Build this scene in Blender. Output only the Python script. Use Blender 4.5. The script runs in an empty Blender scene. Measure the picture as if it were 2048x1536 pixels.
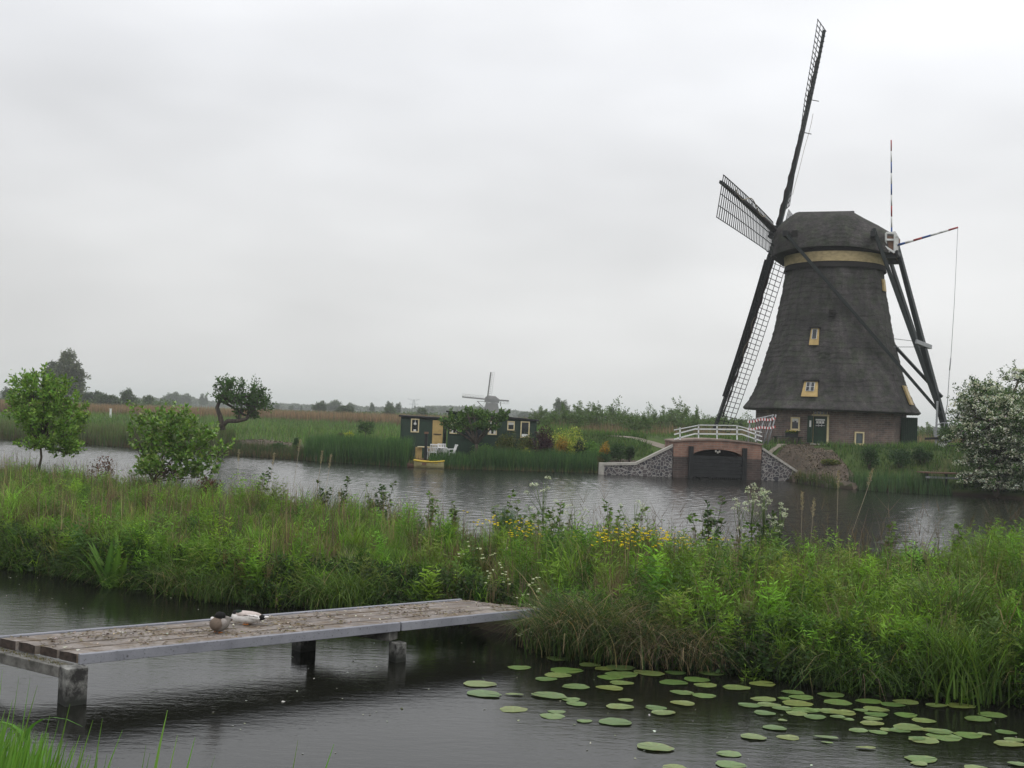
import bpy, math, random
import numpy as np
from mathutils import Vector, Matrix
rng = np.random.default_rng(7); random.seed(7)
SC = bpy.context.scene; COL = SC.collection
R = math.radians
HAZE = 0.0005
# ------------------------------------------------------------------ camera
FPX = 2196.0; EYE = 3.3
_p = math.atan(62 / FPX); _r = R(2.1)
cf = np.array([0, math.cos(_p), math.sin(_p)]); _R0 = np.array([1., 0, 0]); _U0 = np.cross(_R0, cf)
cr = math.cos(_r) * _R0 + math.sin(_r) * _U0; cu = -math.sin(_r) * _R0 + math.cos(_r) * _U0
cam = bpy.data.objects.new('camera', bpy.data.cameras.new('camera')); COL.objects.link(cam)
m = Matrix.Identity(4)
for i in range(3):
    m[i][0] = cr[i]; m[i][1] = cu[i]; m[i][2] = -cf[i]
m[0][3], m[1][3], m[2][3] = 0, 0, EYE
cam.matrix_world = m
cam.data.sensor_width = 36; cam.data.lens = 36 * FPX / 2048
cam.data.clip_start = 0.1; cam.data.clip_end = 9000
SC.camera = cam
# ------------------------------------------------------------------ sky
SUN_EL, SUN_AZ = R(52), R(150)
w = bpy.data.worlds.new('World'); SC.world = w; w.use_nodes = True
nt = w.node_tree; nt.nodes.clear()
def N(t, typ, **kw):
    n = t.nodes.new(typ)
    for k, v in kw.items():
        if k in n.inputs.keys() if isinstance(k, str) else False: n.inputs[k].default_value = v
        else: setattr(n, k, v)
    return n
out = N(nt, 'ShaderNodeOutputWorld')
sky = N(nt, 'ShaderNodeTexSky', sky_type='NISHITA', sun_disc=False, sun_elevation=SUN_EL, sun_rotation=SUN_AZ, air_density=1.0, dust_density=5.0)
bg1 = N(nt, 'ShaderNodeBackground', Strength=0.05)
nt.links.new(sky.outputs[0], bg1.inputs[0])
tc = N(nt, 'ShaderNodeTexCoord'); sep = N(nt, 'ShaderNodeSeparateXYZ')
nt.links.new(tc.outputs['Generated'], sep.inputs[0])
ramp = N(nt, 'ShaderNodeValToRGB')           # overcast luminance by height above the horizon
e = ramp.color_ramp.elements
e[0].position = 0.0; e[0].color = (.565, .565, .56, 1); e[1].position = 1.0; e[1].color = (1.0, 1.0, 1.02, 1)
for pos, c in ((.12, (.615, .618, .618)), (.3, (.655, .665, .685)), (.55, (.88, .89, .91))):
    x = e.new(pos); x.color = (*c, 1)
nt.links.new(sep.outputs['Z'], ramp.inputs[0])
mp = N(nt, 'ShaderNodeMapping'); mp.inputs['Scale'].default_value = (1.2, 1.2, 3.4); mp.inputs['Rotation'].default_value = (0.25, -.22, .3)
nz = N(nt, 'ShaderNodeTexNoise', Scale=2.1, Detail=3.0, Roughness=.5)
nt.links.new(tc.outputs['Generated'], mp.inputs[0]); nt.links.new(mp.outputs[0], nz.inputs['Vector'])
mr = N(nt, 'ShaderNodeMapRange'); mr.inputs['From Min'].default_value = .3; mr.inputs['From Max'].default_value = .7
mr.inputs['To Min'].default_value = .86; mr.inputs['To Max'].default_value = 1.1
nt.links.new(nz.outputs[0], mr.inputs[0])
# brighter cloud towards the right of the view
mx = N(nt, 'ShaderNodeMapRange'); mx.inputs['From Min'].default_value = -.5; mx.inputs['From Max'].default_value = .5
mx.inputs['To Min'].default_value = .95; mx.inputs['To Max'].default_value = 1.07
nt.links.new(sep.outputs['X'], mx.inputs[0])
m1 = N(nt, 'ShaderNodeMath', operation='MULTIPLY'); nt.links.new(mr.outputs[0], m1.inputs[0]); nt.links.new(mx.outputs[0], m1.inputs[1])
bg2 = N(nt, 'ShaderNodeBackground'); nt.links.new(ramp.outputs[0], bg2.inputs[0])
m2 = N(nt, 'ShaderNodeMath', operation='MULTIPLY'); m2.inputs[1].default_value = 1.43; nt.links.new(m1.outputs[0], m2.inputs[0])
nt.links.new(m2.outputs[0], bg2.inputs['Strength'])
add = N(nt, 'ShaderNodeMixShader'); add.inputs[0].default_value = .93
nt.links.new(bg1.outputs[0], add.inputs[1]); nt.links.new(bg2.outputs[0], add.inputs[2])
nt.links.new(add.outputs[0], out.inputs[0])
sl = bpy.data.lights.new('sun', 'SUN'); sl.energy = 0.7; sl.angle = R(25); sl.color = (1, .98, .95)
so = bpy.data.objects.new('sun', sl); COL.objects.link(so)
so.rotation_euler = (R(90) - SUN_EL, 0, R(25))
SC.view_settings.view_transform = 'Standard'; SC.view_settings.look = 'None'
SC.view_settings.exposure = 0.0; SC.view_settings.gamma = 1
SC.render.engine = 'CYCLES'
cy = SC.cycles
cy.max_bounces = 6; cy.diffuse_bounces = 3; cy.glossy_bounces = 3; cy.transmission_bounces = 3; cy.volume_bounces = 1
cy.transparent_max_bounces = 6; cy.use_denoising = True
cy.caustics_reflective = False; cy.caustics_refractive = False
# ------------------------------------------------------------------ pixel to place
def ray(px, py): return cf + cr * (px - 1024) / FPX + cu * (768 - py) / FPX
def gz(px, py, z=0.):
    d = ray(px, py); t = (z - EYE) / d[2]; return Vector((d[0] * t, d[1] * t, z))
def at(px, py, Y):
    d = ray(px, py); t = Y / d[1]; return Vector((d[0] * t, Y, EYE + d[2] * t))
# ------------------------------------------------------------------ object helpers
def tag(o, label=None, cat=None, group=None, kind=None):
    if label: o['label'] = label
    if cat: o['category'] = cat
    if group: o['group'] = group
    if kind: o['kind'] = kind
    return o
def empty(name, loc, label, cat, group=None, rz=0):
    o = bpy.data.objects.new(name, None); COL.objects.link(o); o.location = loc; o.rotation_euler.z = rz
    o.empty_display_size = .2
    return tag(o, label, cat, group)
def link(name, me, parent=None):
    o = bpy.data.objects.new(name, me); COL.objects.link(o)
    if parent is not None: o.parent = parent
    return o
def copy_tree(o, parent=None):
    c = o.copy(); COL.objects.link(c)
    if parent is not None: c.parent = parent
    for ch in [k for k in o.children]:
        copy_tree(ch, c)
    return c
def meshnp(name, V, Fs, mats, midx=None, col=None, smooth=False):
    """V (n,3); Fs: list of (k,m) int arrays of faces"""
    me = bpy.data.meshes.new(name)
    V = np.asarray(V, np.float32); me.vertices.add(len(V)); me.vertices.foreach_set('co', V.ravel())
    Fs = [np.asarray(f, np.int32) for f in Fs if len(f)]
    nl = sum(f.size for f in Fs); npo = sum(len(f) for f in Fs)
    me.loops.add(nl); me.polygons.add(npo)
    me.loops.foreach_set('vertex_index', np.concatenate([f.ravel() for f in Fs]))
    cnt = np.concatenate([np.full(len(f), f.shape[1], np.int32) for f in Fs])
    st = np.concatenate([[0], np.cumsum(cnt)[:-1]]).astype(np.int32)
    me.polygons.foreach_set('loop_start', st)
    if midx is not None: me.polygons.foreach_set('material_index', np.asarray(midx, np.int32))
    if smooth: me.polygons.foreach_set('use_smooth', np.ones(npo, bool))
    if col is not None:
        a = me.color_attributes.new('Col', 'FLOAT_COLOR', 'POINT')
        c = np.ones((len(V), 4), np.float32); c[:, :3] = col; a.data.foreach_set('color', c.ravel())
    for mm in (mats if isinstance(mats, (list, tuple)) else [mats]): me.materials.append(mm)
    me.update(calc_edges=True); me.validate()
    return me
class MB:
    """collects solids into one mesh"""
    def __init__(s): s.v = []; s.f = []; s.m = []; s.mi = 0; s.sm = []
    def add(s, vs, fs, smooth=False):
        b = len(s.v); s.v += [tuple(v) for v in vs]
        for f in fs: s.f.append(tuple(i + b for i in f)); s.m.append(s.mi); s.sm.append(smooth)
        return s
    def box(s, c, d, M=None):
        c = Vector(c); x, y, z = d[0] / 2, d[1] / 2, d[2] / 2
        vs = [Vector((a * x, b * y, e * z)) for a in (-1, 1) for b in (-1, 1) for e in (-1, 1)]
        if M is not None: vs = [M @ v for v in vs]
        vs = [v + c for v in vs]
        return s.add(vs, [(0, 1, 3, 2), (4, 6, 7, 5), (0, 4, 5, 1), (2, 3, 7, 6), (0, 2, 6, 4), (1, 5, 7, 3)])
    def beam(s, a, b, w_, h_, up=(0, 0, 1), taper=1.0):
        a = Vector(a); b = Vector(b); d = (b - a).normalized(); up = Vector(up)
        x = d.cross(up)
        if x.length < 1e-4: x = d.cross(Vector((1, 0, 0)))
        x.normalize(); y = x.cross(d)
        vs = []
        for q, t in ((a, 1), (b, taper)):
            for i, j in ((-1, -1), (1, -1), (1, 1), (-1, 1)): vs.append(q + x * i * w_ / 2 * t + y * j * h_ / 2 * t)
        return s.add(vs, [(0, 1, 2, 3), (7, 6, 5, 4), (0, 4, 5, 1), (1, 5, 6, 2), (2, 6, 7, 3), (3, 7, 4, 0)])
    def tube(s, pts, rad, n=8, caps=True, smooth=True):
        pts = [Vector(p) for p in pts]
        rad = rad if isinstance(rad, (list, tuple)) else [rad] * len(pts)
        vs = []; k = len(pts); px = None
        for i, p in enumerate(pts):
            d = (pts[min(i + 1, k - 1)] - pts[max(i - 1, 0)]).normalized()
            if px is None:
                px = d.cross(Vector((0, 0, 1)))
                if px.length < .05: px = d.cross(Vector((1, 0, 0)))
            px = (px - d * px.dot(d)).normalized(); py = d.cross(px)
            for j in range(n):
                a = 2 * math.pi * j / n; vs.append(p + (px * math.cos(a) + py * math.sin(a)) * rad[i])
        fs = [(i * n + j, i * n + (j + 1) % n, (i + 1) * n + (j + 1) % n, (i + 1) * n + j) for i in range(k - 1) for j in range(n)]
        if caps: fs += [tuple(range(n - 1, -1, -1)), tuple((k - 1) * n + j for j in range(n))]
        return s.add(vs, fs, smooth)
    def prism(s, poly, vec):
        """poly: list of 3D points, extruded by vec"""
        n = len(poly); vec = Vector(vec); vs = [Vector(p) for p in poly]; vs += [v + vec for v in vs]
        return s.add(vs, [tuple(range(n - 1, -1, -1)), tuple(range(n, 2 * n))] + [(i, (i + 1) % n, n + (i + 1) % n, n + i) for i in range(n)])
    def build(s, name, mats, parent=None, bevel=0):
        me = bpy.data.meshes.new(name); me.from_pydata(s.v, [], s.f)
        mats = mats if isinstance(mats, (list, tuple)) else [mats]
        for mm in mats: me.materials.append(mm)
        me.polygons.foreach_set('material_index', s.m); me.polygons.foreach_set('use_smooth', s.sm)
        me.update(); o = link(name, me, parent)
        if bevel:
            b = o.modifiers.new('b', 'BEVEL'); b.width = bevel; b.segments = 2; b.limit_method = 'ANGLE'
        return o
# ------------------------------------------------------------------ materials
def newmat(name):
    mt = bpy.data.materials.new(name); mt.use_nodes = True; t = mt.node_tree; t.nodes.clear()
    o = N(t, 'ShaderNodeOutputMaterial'); b = N(t, 'ShaderNodeBsdfPrincipled'); t.links.new(b.outputs[0], o.inputs[0])
    return mt, t, b, o
def noisecol(t, stops, scale=5, detail=5, rough=.6, coord='Object', stretch=(1, 1, 1), typ='noise'):
    tc = N(t, 'ShaderNodeTexCoord'); mp = N(t, 'ShaderNodeMapping'); mp.inputs['Scale'].default_value = stretch
    t.links.new(tc.outputs[coord], mp.inputs[0])
    n = N(t, 'ShaderNodeTexNoise', Scale=scale, Detail=detail, Roughness=rough)
    t.links.new(mp.outputs[0], n.inputs['Vector'])
    r_ = N(t, 'ShaderNodeValToRGB'); e = r_.color_ramp.elements
    for i, (p_, c) in enumerate(stops):
        x = e[i] if i < 2 else e.new(p_)
        x.position = p_; x.color = (*c, 1)
    t.links.new(n.outputs[0], r_.inputs[0])
    return r_, n, mp
def bump(t, b, src, strength=.3, dist=.02, prev=None):
    bp = N(t, 'ShaderNodeBump', Strength=strength, Distance=dist)
    t.links.new(src, bp.inputs['Height'])
    if prev is not None: t.links.new(prev.outputs[0], bp.inputs['Normal'])
    t.links.new(bp.outputs[0], b.inputs['Normal']); return bp
def mat(name, c1, c2=None, scale=6, rough=.7, bmp=.3, dist=.01, stretch=(1, 1, 1), detail=6, spec=.3, coord='Object', lo=.35, hi=.65):
    mt, t, b, o = newmat(name)
    c2 = c2 or tuple(x * .7 for x in c1)
    r_, n, mp = noisecol(t, [(lo, c2), (hi, c1)], scale, detail, .6, coord, stretch)
    t.links.new(r_.outputs[0], b.inputs['Base Color']); b.inputs['Roughness'].default_value = rough
    b.inputs['Specular IOR Level'].default_value = spec
    if bmp: bump(t, b, n.outputs[0], bmp, dist)
    return mt
M = {}
def mixrgb(t, fac, a, b_, mode='MIX'):
    x = N(t, 'ShaderNodeMix', data_type='RGBA', blend_type=mode)
    for src, idx in ((fac, 0), (a, 6), (b_, 7)):
        if isinstance(src, (int, float)): x.inputs[idx].default_value = src
        elif isinstance(src, tuple): x.inputs[idx].default_value = (*src, 1)
        else: t.links.new(src, x.inputs[idx])
    return x.outputs[2]
def foliage_mat(name, trans=.30, rough=.55, spec=.25):
    mt = bpy.data.materials.new(name); mt.use_nodes = True; t = mt.node_tree; t.nodes.clear()
    o = N(t, 'ShaderNodeOutputMaterial'); b = N(t, 'ShaderNodeBsdfPrincipled'); tr = N(t, 'ShaderNodeBsdfTranslucent')
    a = N(t, 'ShaderNodeAttribute', attribute_name='Col')
    g = N(t, 'ShaderNodeNewGeometry')
    ms = N(t, 'ShaderNodeMixShader'); ms.inputs[0].default_value = trans
    b.inputs['Roughness'].default_value = rough; b.inputs['Specular IOR Level'].default_value = spec
    t.links.new(a.outputs['Color'], b.inputs['Base Color'])
    yel = mixrgb(t, 1.0, a.outputs['Color'], (1.25, 1.3, .6), 'MULTIPLY')
    t.links.new(yel, tr.inputs[0])
    t.links.new(b.outputs[0], ms.inputs[1]); t.links.new(tr.outputs[0], ms.inputs[2]); t.links.new(ms.outputs[0], o.inputs[0])
    return mt
M['leaf'] = foliage_mat('leaf')
M['petal'] = foliage_mat('petal', .2, .8, .1)
M['bark'] = mat('bark', (.11, .09, .07), (.04, .033, .027), 9, .9, .6, .03, (1, 1, .3))
M['tar'] = mat('tarred_wood', (.016, .018, .018), (.008, .009, .010), 5, .55, .2, .01, (1, 1, .3))
M['tar_green'] = mat('dark_green_timber', (.010, .017, .016), (.006, .010, .010), 5, .5, .2, .01)
M['green'] = mat('green_board', (.013, .040, .021), (.009, .026, .014), 4, .5, .2, .01)
M['ochre'] = mat('ochre_paint', (.52, .38, .16), (.40, .28, .11), 4, .5, .1, .005)
M['cream'] = mat('cream_paint', (.66, .57, .36), (.55, .46, .27), 4, .5, .1, .005)
M['white'] = mat('white_paint', (.74, .75, .74), (.58, .59, .57), 3, .5, .1, .004)
M['white_plastic'] = mat('white_plastic', (.8, .8, .8), (.72, .72, .72), 3, .35, 0)
M['red'] = mat('red_paint', (.38, .05, .05), (.3, .04, .04), 4, .5, 0)
M['blue'] = mat('blue_paint', (.04, .10, .32), (.03, .08, .26), 4, .5, 0)
M['rope'] = mat('rope', (.33, .28, .2), (.2, .17, .12), 40, .9, .4)
M['steel'] = mat('galvanised_steel', (.32, .33, .34), (.22, .23, .24), 12, .45, .1)
M['yellow'] = mat('yellow_gelcoat', (.55, .40, .04), (.42, .3, .03), 5, .35, 0)
M['boat_cream'] = mat('cream_gelcoat', (.42, .38, .20), (.28, .25, .12), 5, .4, 0)
M['rust'] = mat('rusty_boards', (.20, .11, .07), (.11, .07, .05), 8, .8, .2)
M['soil'] = mat('bare_soil', (.13, .10, .075), (.06, .05, .037), 1.3, .95, .9, .08, detail=9)
M['stone_cap'] = mat('pale_concrete', (.42, .40, .36), (.30, .29, .26), 5, .85, .3)
M['glass'] = mat('dark_glass', (.015, .02, .024), (.01, .014, .018), 2, .08, 0, spec=.6)
M['pane_glass'] = mat('grey_glass', (.09, .11, .12), (.04, .05, .06), 1.5, .1, 0, spec=.6)
M['cloth'] = mat('white_curtain', (.7, .7, .68), (.55, .55, .53), 8, .9, .2)
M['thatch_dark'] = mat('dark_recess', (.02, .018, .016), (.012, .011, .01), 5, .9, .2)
M['sailcloth'] = mat('rolled_sailcloth', (.028, .02, .02), (.014, .011, .012), 7, .85, .5, .03, (1, 1, 1))
# thatch ----------------------------------------------------------
mt, t, b, o = newmat('thatch'); M['thatch'] = mt
r1, n1, mp1 = noisecol(t, [(.3, (.037, .036, .037)), (.7, (.094, .090, .091))], .55, 6, .65)
r2, n2, mp2 = noisecol(t, [(.3, (.45, .45, .46)), (.72, (1.5, 1.45, 1.42))], 7, 6, .8, stretch=(1, 1, 2.6))
r4, n4, mp4 = noisecol(t, [(.42, (1, 1, 1)), (.7, (.8, .98, .72))], 1.9, 4, .6)
c_ = mixrgb(t, 1.0, r1.outputs[0], r2.outputs[0], 'MULTIPLY')
c_ = mixrgb(t, 1.0, c_, r4.outputs[0], 'MULTIPLY')
r6, n6, mp6 = noisecol(t, [(.35, (.72, .72, .72)), (.65, (1.22, 1.2, 1.18))], 2.6, 6, .7, stretch=(1, 1, .12)); c_ = mixrgb(t, 1.0, c_, r6.outputs[0], 'MULTIPLY')
t.links.new(c_, b.inputs['Base Color']); b.inputs['Roughness'].default_value = .95; b.inputs['Specular IOR Level'].default_value = .1
bump(t, b, n2.outputs[0], .8, .05)
# brick ------------------------------------------------------------
def brickmat(name, c1, c2, mortar, bw=.42, bh=.13, mort=.018, coord='UV', patch=None):
    mt, t, b, o = newmat(name)
    tc = N(t, 'ShaderNodeTexCoord'); br = N(t, 'ShaderNodeTexBrick')
    br.inputs['Scale'].default_value = 1; br.inputs['Brick Width'].default_value = bw; br.inputs['Row Height'].default_value = bh
    br.inputs['Mortar Size'].default_value = mort; br.inputs['Color1'].default_value = (*c1, 1); br.inputs['Color2'].default_value = (*c2, 1)
    br.inputs['Mortar'].default_value = (*mortar, 1); br.inputs['Bias'].default_value = -.1
    t.links.new(tc.outputs[coord], br.inputs['Vector'])
    r_, n, mp = noisecol(t, [(.3, (.6, .6, .62)), (.7, (1.25, 1.2, 1.15))], 1.6, 5, .6)
    c_ = mixrgb(t, 1.0, br.outputs['Color'], r_.outputs[0], 'MULTIPLY')
    t.links.new(c_, b.inputs['Base Color']); b.inputs['Roughness'].default_value = .9; b.inputs['Specular IOR Level'].default_value = .2
    bump(t, b, br.outputs['Fac'], -.5, .01)
    return mt
M['brick_mill'] = brickmat('mill_brick', (.175, .125, .108), (.11, .092, .085), (.19, .175, .16))
M['brick_red'] = brickmat('red_brick', (.275, .155, .115), (.20, .12, .092), (.24, .19, .16))
M['brick_wet'] = brickmat('dark_damp_brick', (.085, .062, .055), (.055, .045, .042), (.10, .09, .085))
# boulder masonry -----------------------------------------------------
mt, t, b, o = newmat('boulder_masonry'); M['boulder'] = mt
tc = N(t, 'ShaderNodeTexCoord'); vo = N(t, 'ShaderNodeTexVoronoi', feature='DISTANCE_TO_EDGE'); vo.inputs['Scale'].default_value = 4.6
t.links.new(tc.outputs['Object'], vo.inputs['Vector'])
vc = N(t, 'ShaderNodeTexVoronoi'); vc.inputs['Scale'].default_value = 4.6; t.links.new(tc.outputs['Object'], vc.inputs['Vector'])
rr = N(t, 'ShaderNodeValToRGB'); rr.color_ramp.elements[0].position = .05; rr.color_ramp.elements[1].position = .10
t.links.new(vo.outputs['Distance'], rr.inputs[0])
sp = N(t, 'ShaderNodeSeparateColor'); t.links.new(vc.outputs['Color'], sp.inputs[0])
stc = mixrgb(t, sp.outputs[0], (.035, .035, .045), (.10, .085, .085))
t.links.new(mixrgb(t, rr.outputs[0], (.27, .26, .245), stc), b.inputs['Base Color']); b.inputs['Roughness'].default_value = .8
bump(t, b, rr.outputs[0], .8, .04)
# concrete of jetty -----------------------------------------------------
mt, t, b, o = newmat('weathered_concrete'); M['concrete'] = mt
r1, n1, _ = noisecol(t, [(.3, (.17, .175, .20)), (.7, (.27, .275, .305))], 2.5, 6, .65)
r2, n2, _ = noisecol(t, [(.60, (1, 1, 1)), (.74, (.25, .24, .22))], 38, 3, .6)
t.links.new(mixrgb(t, 1., r1.outputs[0], r2.outputs[0], 'MULTIPLY'), b.inputs['Base Color']); b.inputs['Roughness'].default_value = .85
bump(t, b, n2.outputs[0], .35, .01)
mt, t, b, o = newmat('stained_post'); M['post'] = mt
r1, n1, _ = noisecol(t, [(.42, (.018, .017, .016)), (.66, (.28, .28, .26))], 6.5, 6, .7, stretch=(1, 1, .8))
geo = N(t, 'ShaderNodeNewGeometry'); sz = N(t, 'ShaderNodeSeparateXYZ'); t.links.new(geo.outputs['Position'], sz.inputs[0])
al = N(t, 'ShaderNodeMapRange'); al.inputs['From Min'].default_value = .04; al.inputs['From Max'].default_value = .16; t.links.new(sz.outputs['Z'], al.inputs[0])
t.links.new(mixrgb(t, al.outputs[0], (.014, .016, .012), r1.outputs[0]), b.inputs['Base Color']); b.inputs['Roughness'].default_value = .7
bump(t, b, n1.outputs[0], .5, .02)
# dirty deck: grey planks under brown droppings, straw and white splashes
mt, t, b, o = newmat('soiled_deck'); M['deck'] = mt
r1, n1, _ = noisecol(t, [(.3, (.12, .105, .095)), (.7, (.31, .275, .25))], 3, 6, .7)
r2, n2, _ = noisecol(t, [(.47, (0, 0, 0)), (.58, (1, 1, 1))], 4.2, 8, .72, stretch=(.55, 1.3, 1))
r3, n3, _ = noisecol(t, [(.64, (0, 0, 0)), (.69, (1, 1, 1))], 7, 6, .65, stretch=(.5, 1.5, 1))
r5, n5, _ = noisecol(t, [(.3, (.085, .062, .045)), (.7, (.21, .165, .115))], 26, 4, .7)
c_ = mixrgb(t, r2.outputs[0], r1.outputs[0], r5.outputs[0]); c_ = mixrgb(t, r3.outputs[0], c_, (.42, .38, .35))
t.links.new(c_, b.inputs['Base Color']); b.inputs['Roughness'].default_value = .8; b.inputs['Specular IOR Level'].default_value = .35
bump(t, b, n5.outputs[0], .6, .012)
# ground --------------------------------------------------------------
mt, t, b, o = newmat('earth_and_turf'); M['ground'] = mt
r1, n1, _ = noisecol(t, [(.3, (.035, .055, .016)), (.7, (.075, .115, .03))], .35, 8, .7)
r2, n2, _ = noisecol(t, [(.58, (0, 0, 0)), (.72, (1, 1, 1))], .12, 6, .6)
c_ = mixrgb(t, r2.outputs[0], r1.outputs[0], (.11, .095, .05))
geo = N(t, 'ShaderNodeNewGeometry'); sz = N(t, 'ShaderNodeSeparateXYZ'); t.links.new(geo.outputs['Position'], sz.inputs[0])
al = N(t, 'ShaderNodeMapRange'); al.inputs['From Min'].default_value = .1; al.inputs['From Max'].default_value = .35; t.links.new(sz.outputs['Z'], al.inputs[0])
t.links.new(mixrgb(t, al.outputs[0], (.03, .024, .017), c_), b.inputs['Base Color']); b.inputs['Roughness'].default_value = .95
b.inputs['Specular IOR Level'].default_value = .1
bump(t, b, n1.outputs[0], 1, .15)
M['path'] = mat('pale_gravel', (.24, .21, .17), (.17, .15, .12), 2, .95, .3)
# water --------------------------------------------------------------
mt, t, b, o = newmat('canal_water'); M['water'] = mt
b.inputs['Base Color'].default_value = (.009, .0095, .007, 1); b.inputs['Roughness'].default_value = .05; b.inputs['IOR'].default_value = 1.38
b.inputs['Specular IOR Level'].default_value = .5
geo = N(t, 'ShaderNodeNewGeometry'); sz = N(t, 'ShaderNodeSeparateXYZ'); t.links.new(geo.outputs['Position'], sz.inputs[0])
calm = N(t, 'ShaderNodeMapRange'); calm.inputs['From Min'].default_value = 19; calm.inputs['From Max'].default_value = 30; calm.inputs['To Min'].default_value = 1; calm.inputs['To Max'].default_value = .12
t.links.new(sz.outputs['Y'], calm.inputs[0])
prev = None
for sc_, st_, strength, dist in ((6., (.6, 1.7, 1), .34, .010), (26., (.8, 1.4, 1), .50, .0028), (1.1, (.5, 1.5, 1), .14, .03)):
    _, n, _ = noisecol(t, [(.4, (0, 0, 0)), (.6, (1, 1, 1))], sc_, 3, .55, stretch=st_)
    prev = bump(t, b, n.outputs[0], strength, dist, prev); mm_ = N(t, 'ShaderNodeMath', operation='MULTIPLY'); mm_.inputs[1].default_value = strength; t.links.new(calm.outputs[0], mm_.inputs[0]); t.links.new(mm_.outputs[0], prev.inputs['Strength'])
geo = N(t, 'ShaderNodeNewGeometry'); sz = N(t, 'ShaderNodeSeparateXYZ'); t.links.new(geo.outputs['Position'], sz.inputs[0])
al = N(t, 'ShaderNodeMapRange'); al.inputs['From Min'].default_value = 19; al.inputs['From Max'].default_value = 30; al.inputs['To Min'].default_value = .045; al.inputs['To Max'].default_value = .17
t.links.new(sz.outputs['Y'], al.inputs[0]); t.links.new(al.outputs[0], b.inputs['Roughness'])   # the wide canal is ruffled by wind
M['pad'] = foliage_mat('lily_leaf', .05, .35, .5)
# ------------------------------------------------------------------ noise for placement
_G = rng.random((64, 64))
def vn(x, y, s=1., o=0):
    x = np.asarray(x, float) * s + o * 7.3 + 100; y = np.asarray(y, float) * s + o * 3.1 + 100
    i = np.floor(x).astype(int); j = np.floor(y).astype(int); fx = x - i; fy = y - j
    fx = fx * fx * (3 - 2 * fx); fy = fy * fy * (3 - 2 * fy)
    g = lambda a, c: _G[a % 64, c % 64]
    return (g(i, j) * (1 - fx) + g(i + 1, j) * fx) * (1 - fy) + (g(i, j + 1) * (1 - fx) + g(i + 1, j + 1) * fx) * fy
def ss(x): x = np.clip(x, 0, 1); return x * x * (3 - 2 * x)
# ------------------------------------------------------------------ terrain
_ynx = [-60, -20, -9.9, -7.5, -4.0, -3.2, -.85, .0, .5, 1.9, 3.2, 4.35, 6.3, 10, 40]
_yny = [56, 28.6, 21.6, 19.95, 18.25, 18.2, 17.4, 16.6, 15.6, 15.1, 14.3, 13.9, 13.4, 12.4, 6]
_yfx = [-60, -18.1, -13.1, -9, -5.5, -1.25, .83, 2.7, 6.5, 10.5, 20, 60]
_yfy = [68, 39.6, 35.6, 32.3, 29.6, 24.2, 21.7, 21.4, 21.4, 22.7, 25, 32]
_yex = [-300, -80, -39.4, -30, -20.9, -13.1, -5.3, 5.5, 9.3, 12.2, 14.9, 16.6, 17.4, 20, 23.1, 25.7, 60, 300]
_yey = [250, 112, 85, 80.6, 74.3, 68.9, 65.1, 66.6, 67.6, 67.6, 67.0, 63.9, 59.5, 57.6, 56.6, 55, 48, 30]
def yn(x): return np.interp(x, _ynx, _yny) + .25 * (vn(x, 0 * np.asarray(x), .9) - .5)
def yf(x): return np.interp(x, _yfx, _yfy) + .5 * (vn(x, 5 + 0 * np.asarray(x), .6) - .5)
def ye(x): return np.interp(x, _yex, _yey)
def hgt(x, y):
    x = np.asarray(x, float); y = np.asarray(y, float)
    h = np.full(np.broadcast(x, y).shape, -.7)
    near = -.7 + ss((9.0 - y) / 1.2) * .9 + np.clip(7.8 - y, 0, 7.6) * .19
    h = np.maximum(h, np.where(y < 9.2, near, -.7))
    d = np.minimum(y - yn(x), yf(x) - y)
    st = -.7 + ss((d + .25) / .55) * 1.0 + ss(d / 2.5) * .22
    st = st + .12 * (vn(x, y, .8) - .5) * ss(d)
    h = np.maximum(h, np.where(d > -.3, st, -.7))
    d = y - ye(x)
    ter = ss((x - (2.5 - np.clip(y - 73, 0, 6) * .8)) / 2.8) * (1 - ss((y - 90) / 30)) * (1 - ss((x - 60) / 40))
    left = -.7 + ss((d + .4) / .8) * 1.0 + ss(d / 16) * .45 + ss((y - 110) / 60) * .25
    right = -.7 + ss((d + .4) / .8) * 1.0 + ss((d - .5) / 8.5) * 1.82
    h2 = left * (1 - ter) + right * ter
    h2 = h2 + .10 * (vn(x, y, .35) - .5) * ss(d / 4)
    # excavated soil mound left of the reeds
    m_ = np.exp(-(((x + 17.6) / 3.0) ** 2 + ((y - 76.5) / 2.4) ** 2)); h2 = h2 + .55 * m_
    h = np.maximum(h, np.where(d > -.5, h2, -.7))
    return h
def hz(x, y): return float(hgt(np.array([x]), np.array([y]))[0])
def lines(a):
    o_ = []
    for lo, hi, st in a: o_ += list(np.arange(lo, hi, st))
    return np.array(o_ + [a[-1][1]])
gx = lines([(-3200, -400, 200), (-400, -100, 25), (-100, -45, 2.5), (-45, 45, .38), (45, 100, 2.5), (100, 400, 25), (400, 3200, 200)])
gy = lines([(-40, 0, 8), (0, 8, 1.), (8, 44, .25), (44, 52, 1.5), (52, 92, .4), (92, 130, 2), (130, 400, 15), (400, 3200, 200)])
X, Yg = np.meshgrid(gx, gy); Z = hgt(X, Yg)
V = np.stack([X, Yg, Z], -1).reshape(-1, 3); nx = len(gx); ny = len(gy)
I = (np.arange(ny - 1)[:, None] * nx + np.arange(nx - 1)[None]).ravel()
Fq = np.stack([I, I + 1, I + nx + 1, I + nx], 1)
xc = X.reshape(-1)[I]; yc = Yg.reshape(-1)[I]
soil = (np.exp(-(((xc + 17.4) / 3.0) ** 2 + ((yc - 75.8) / 2.6) ** 2)) > .38)
tri = (xc > 15.2) & (xc < 18.7 + 1.6 * (vn(xc, yc, .6) - .5)) & (yc > ye(xc)) & (yc < 68.7)
soil |= tri
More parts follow.
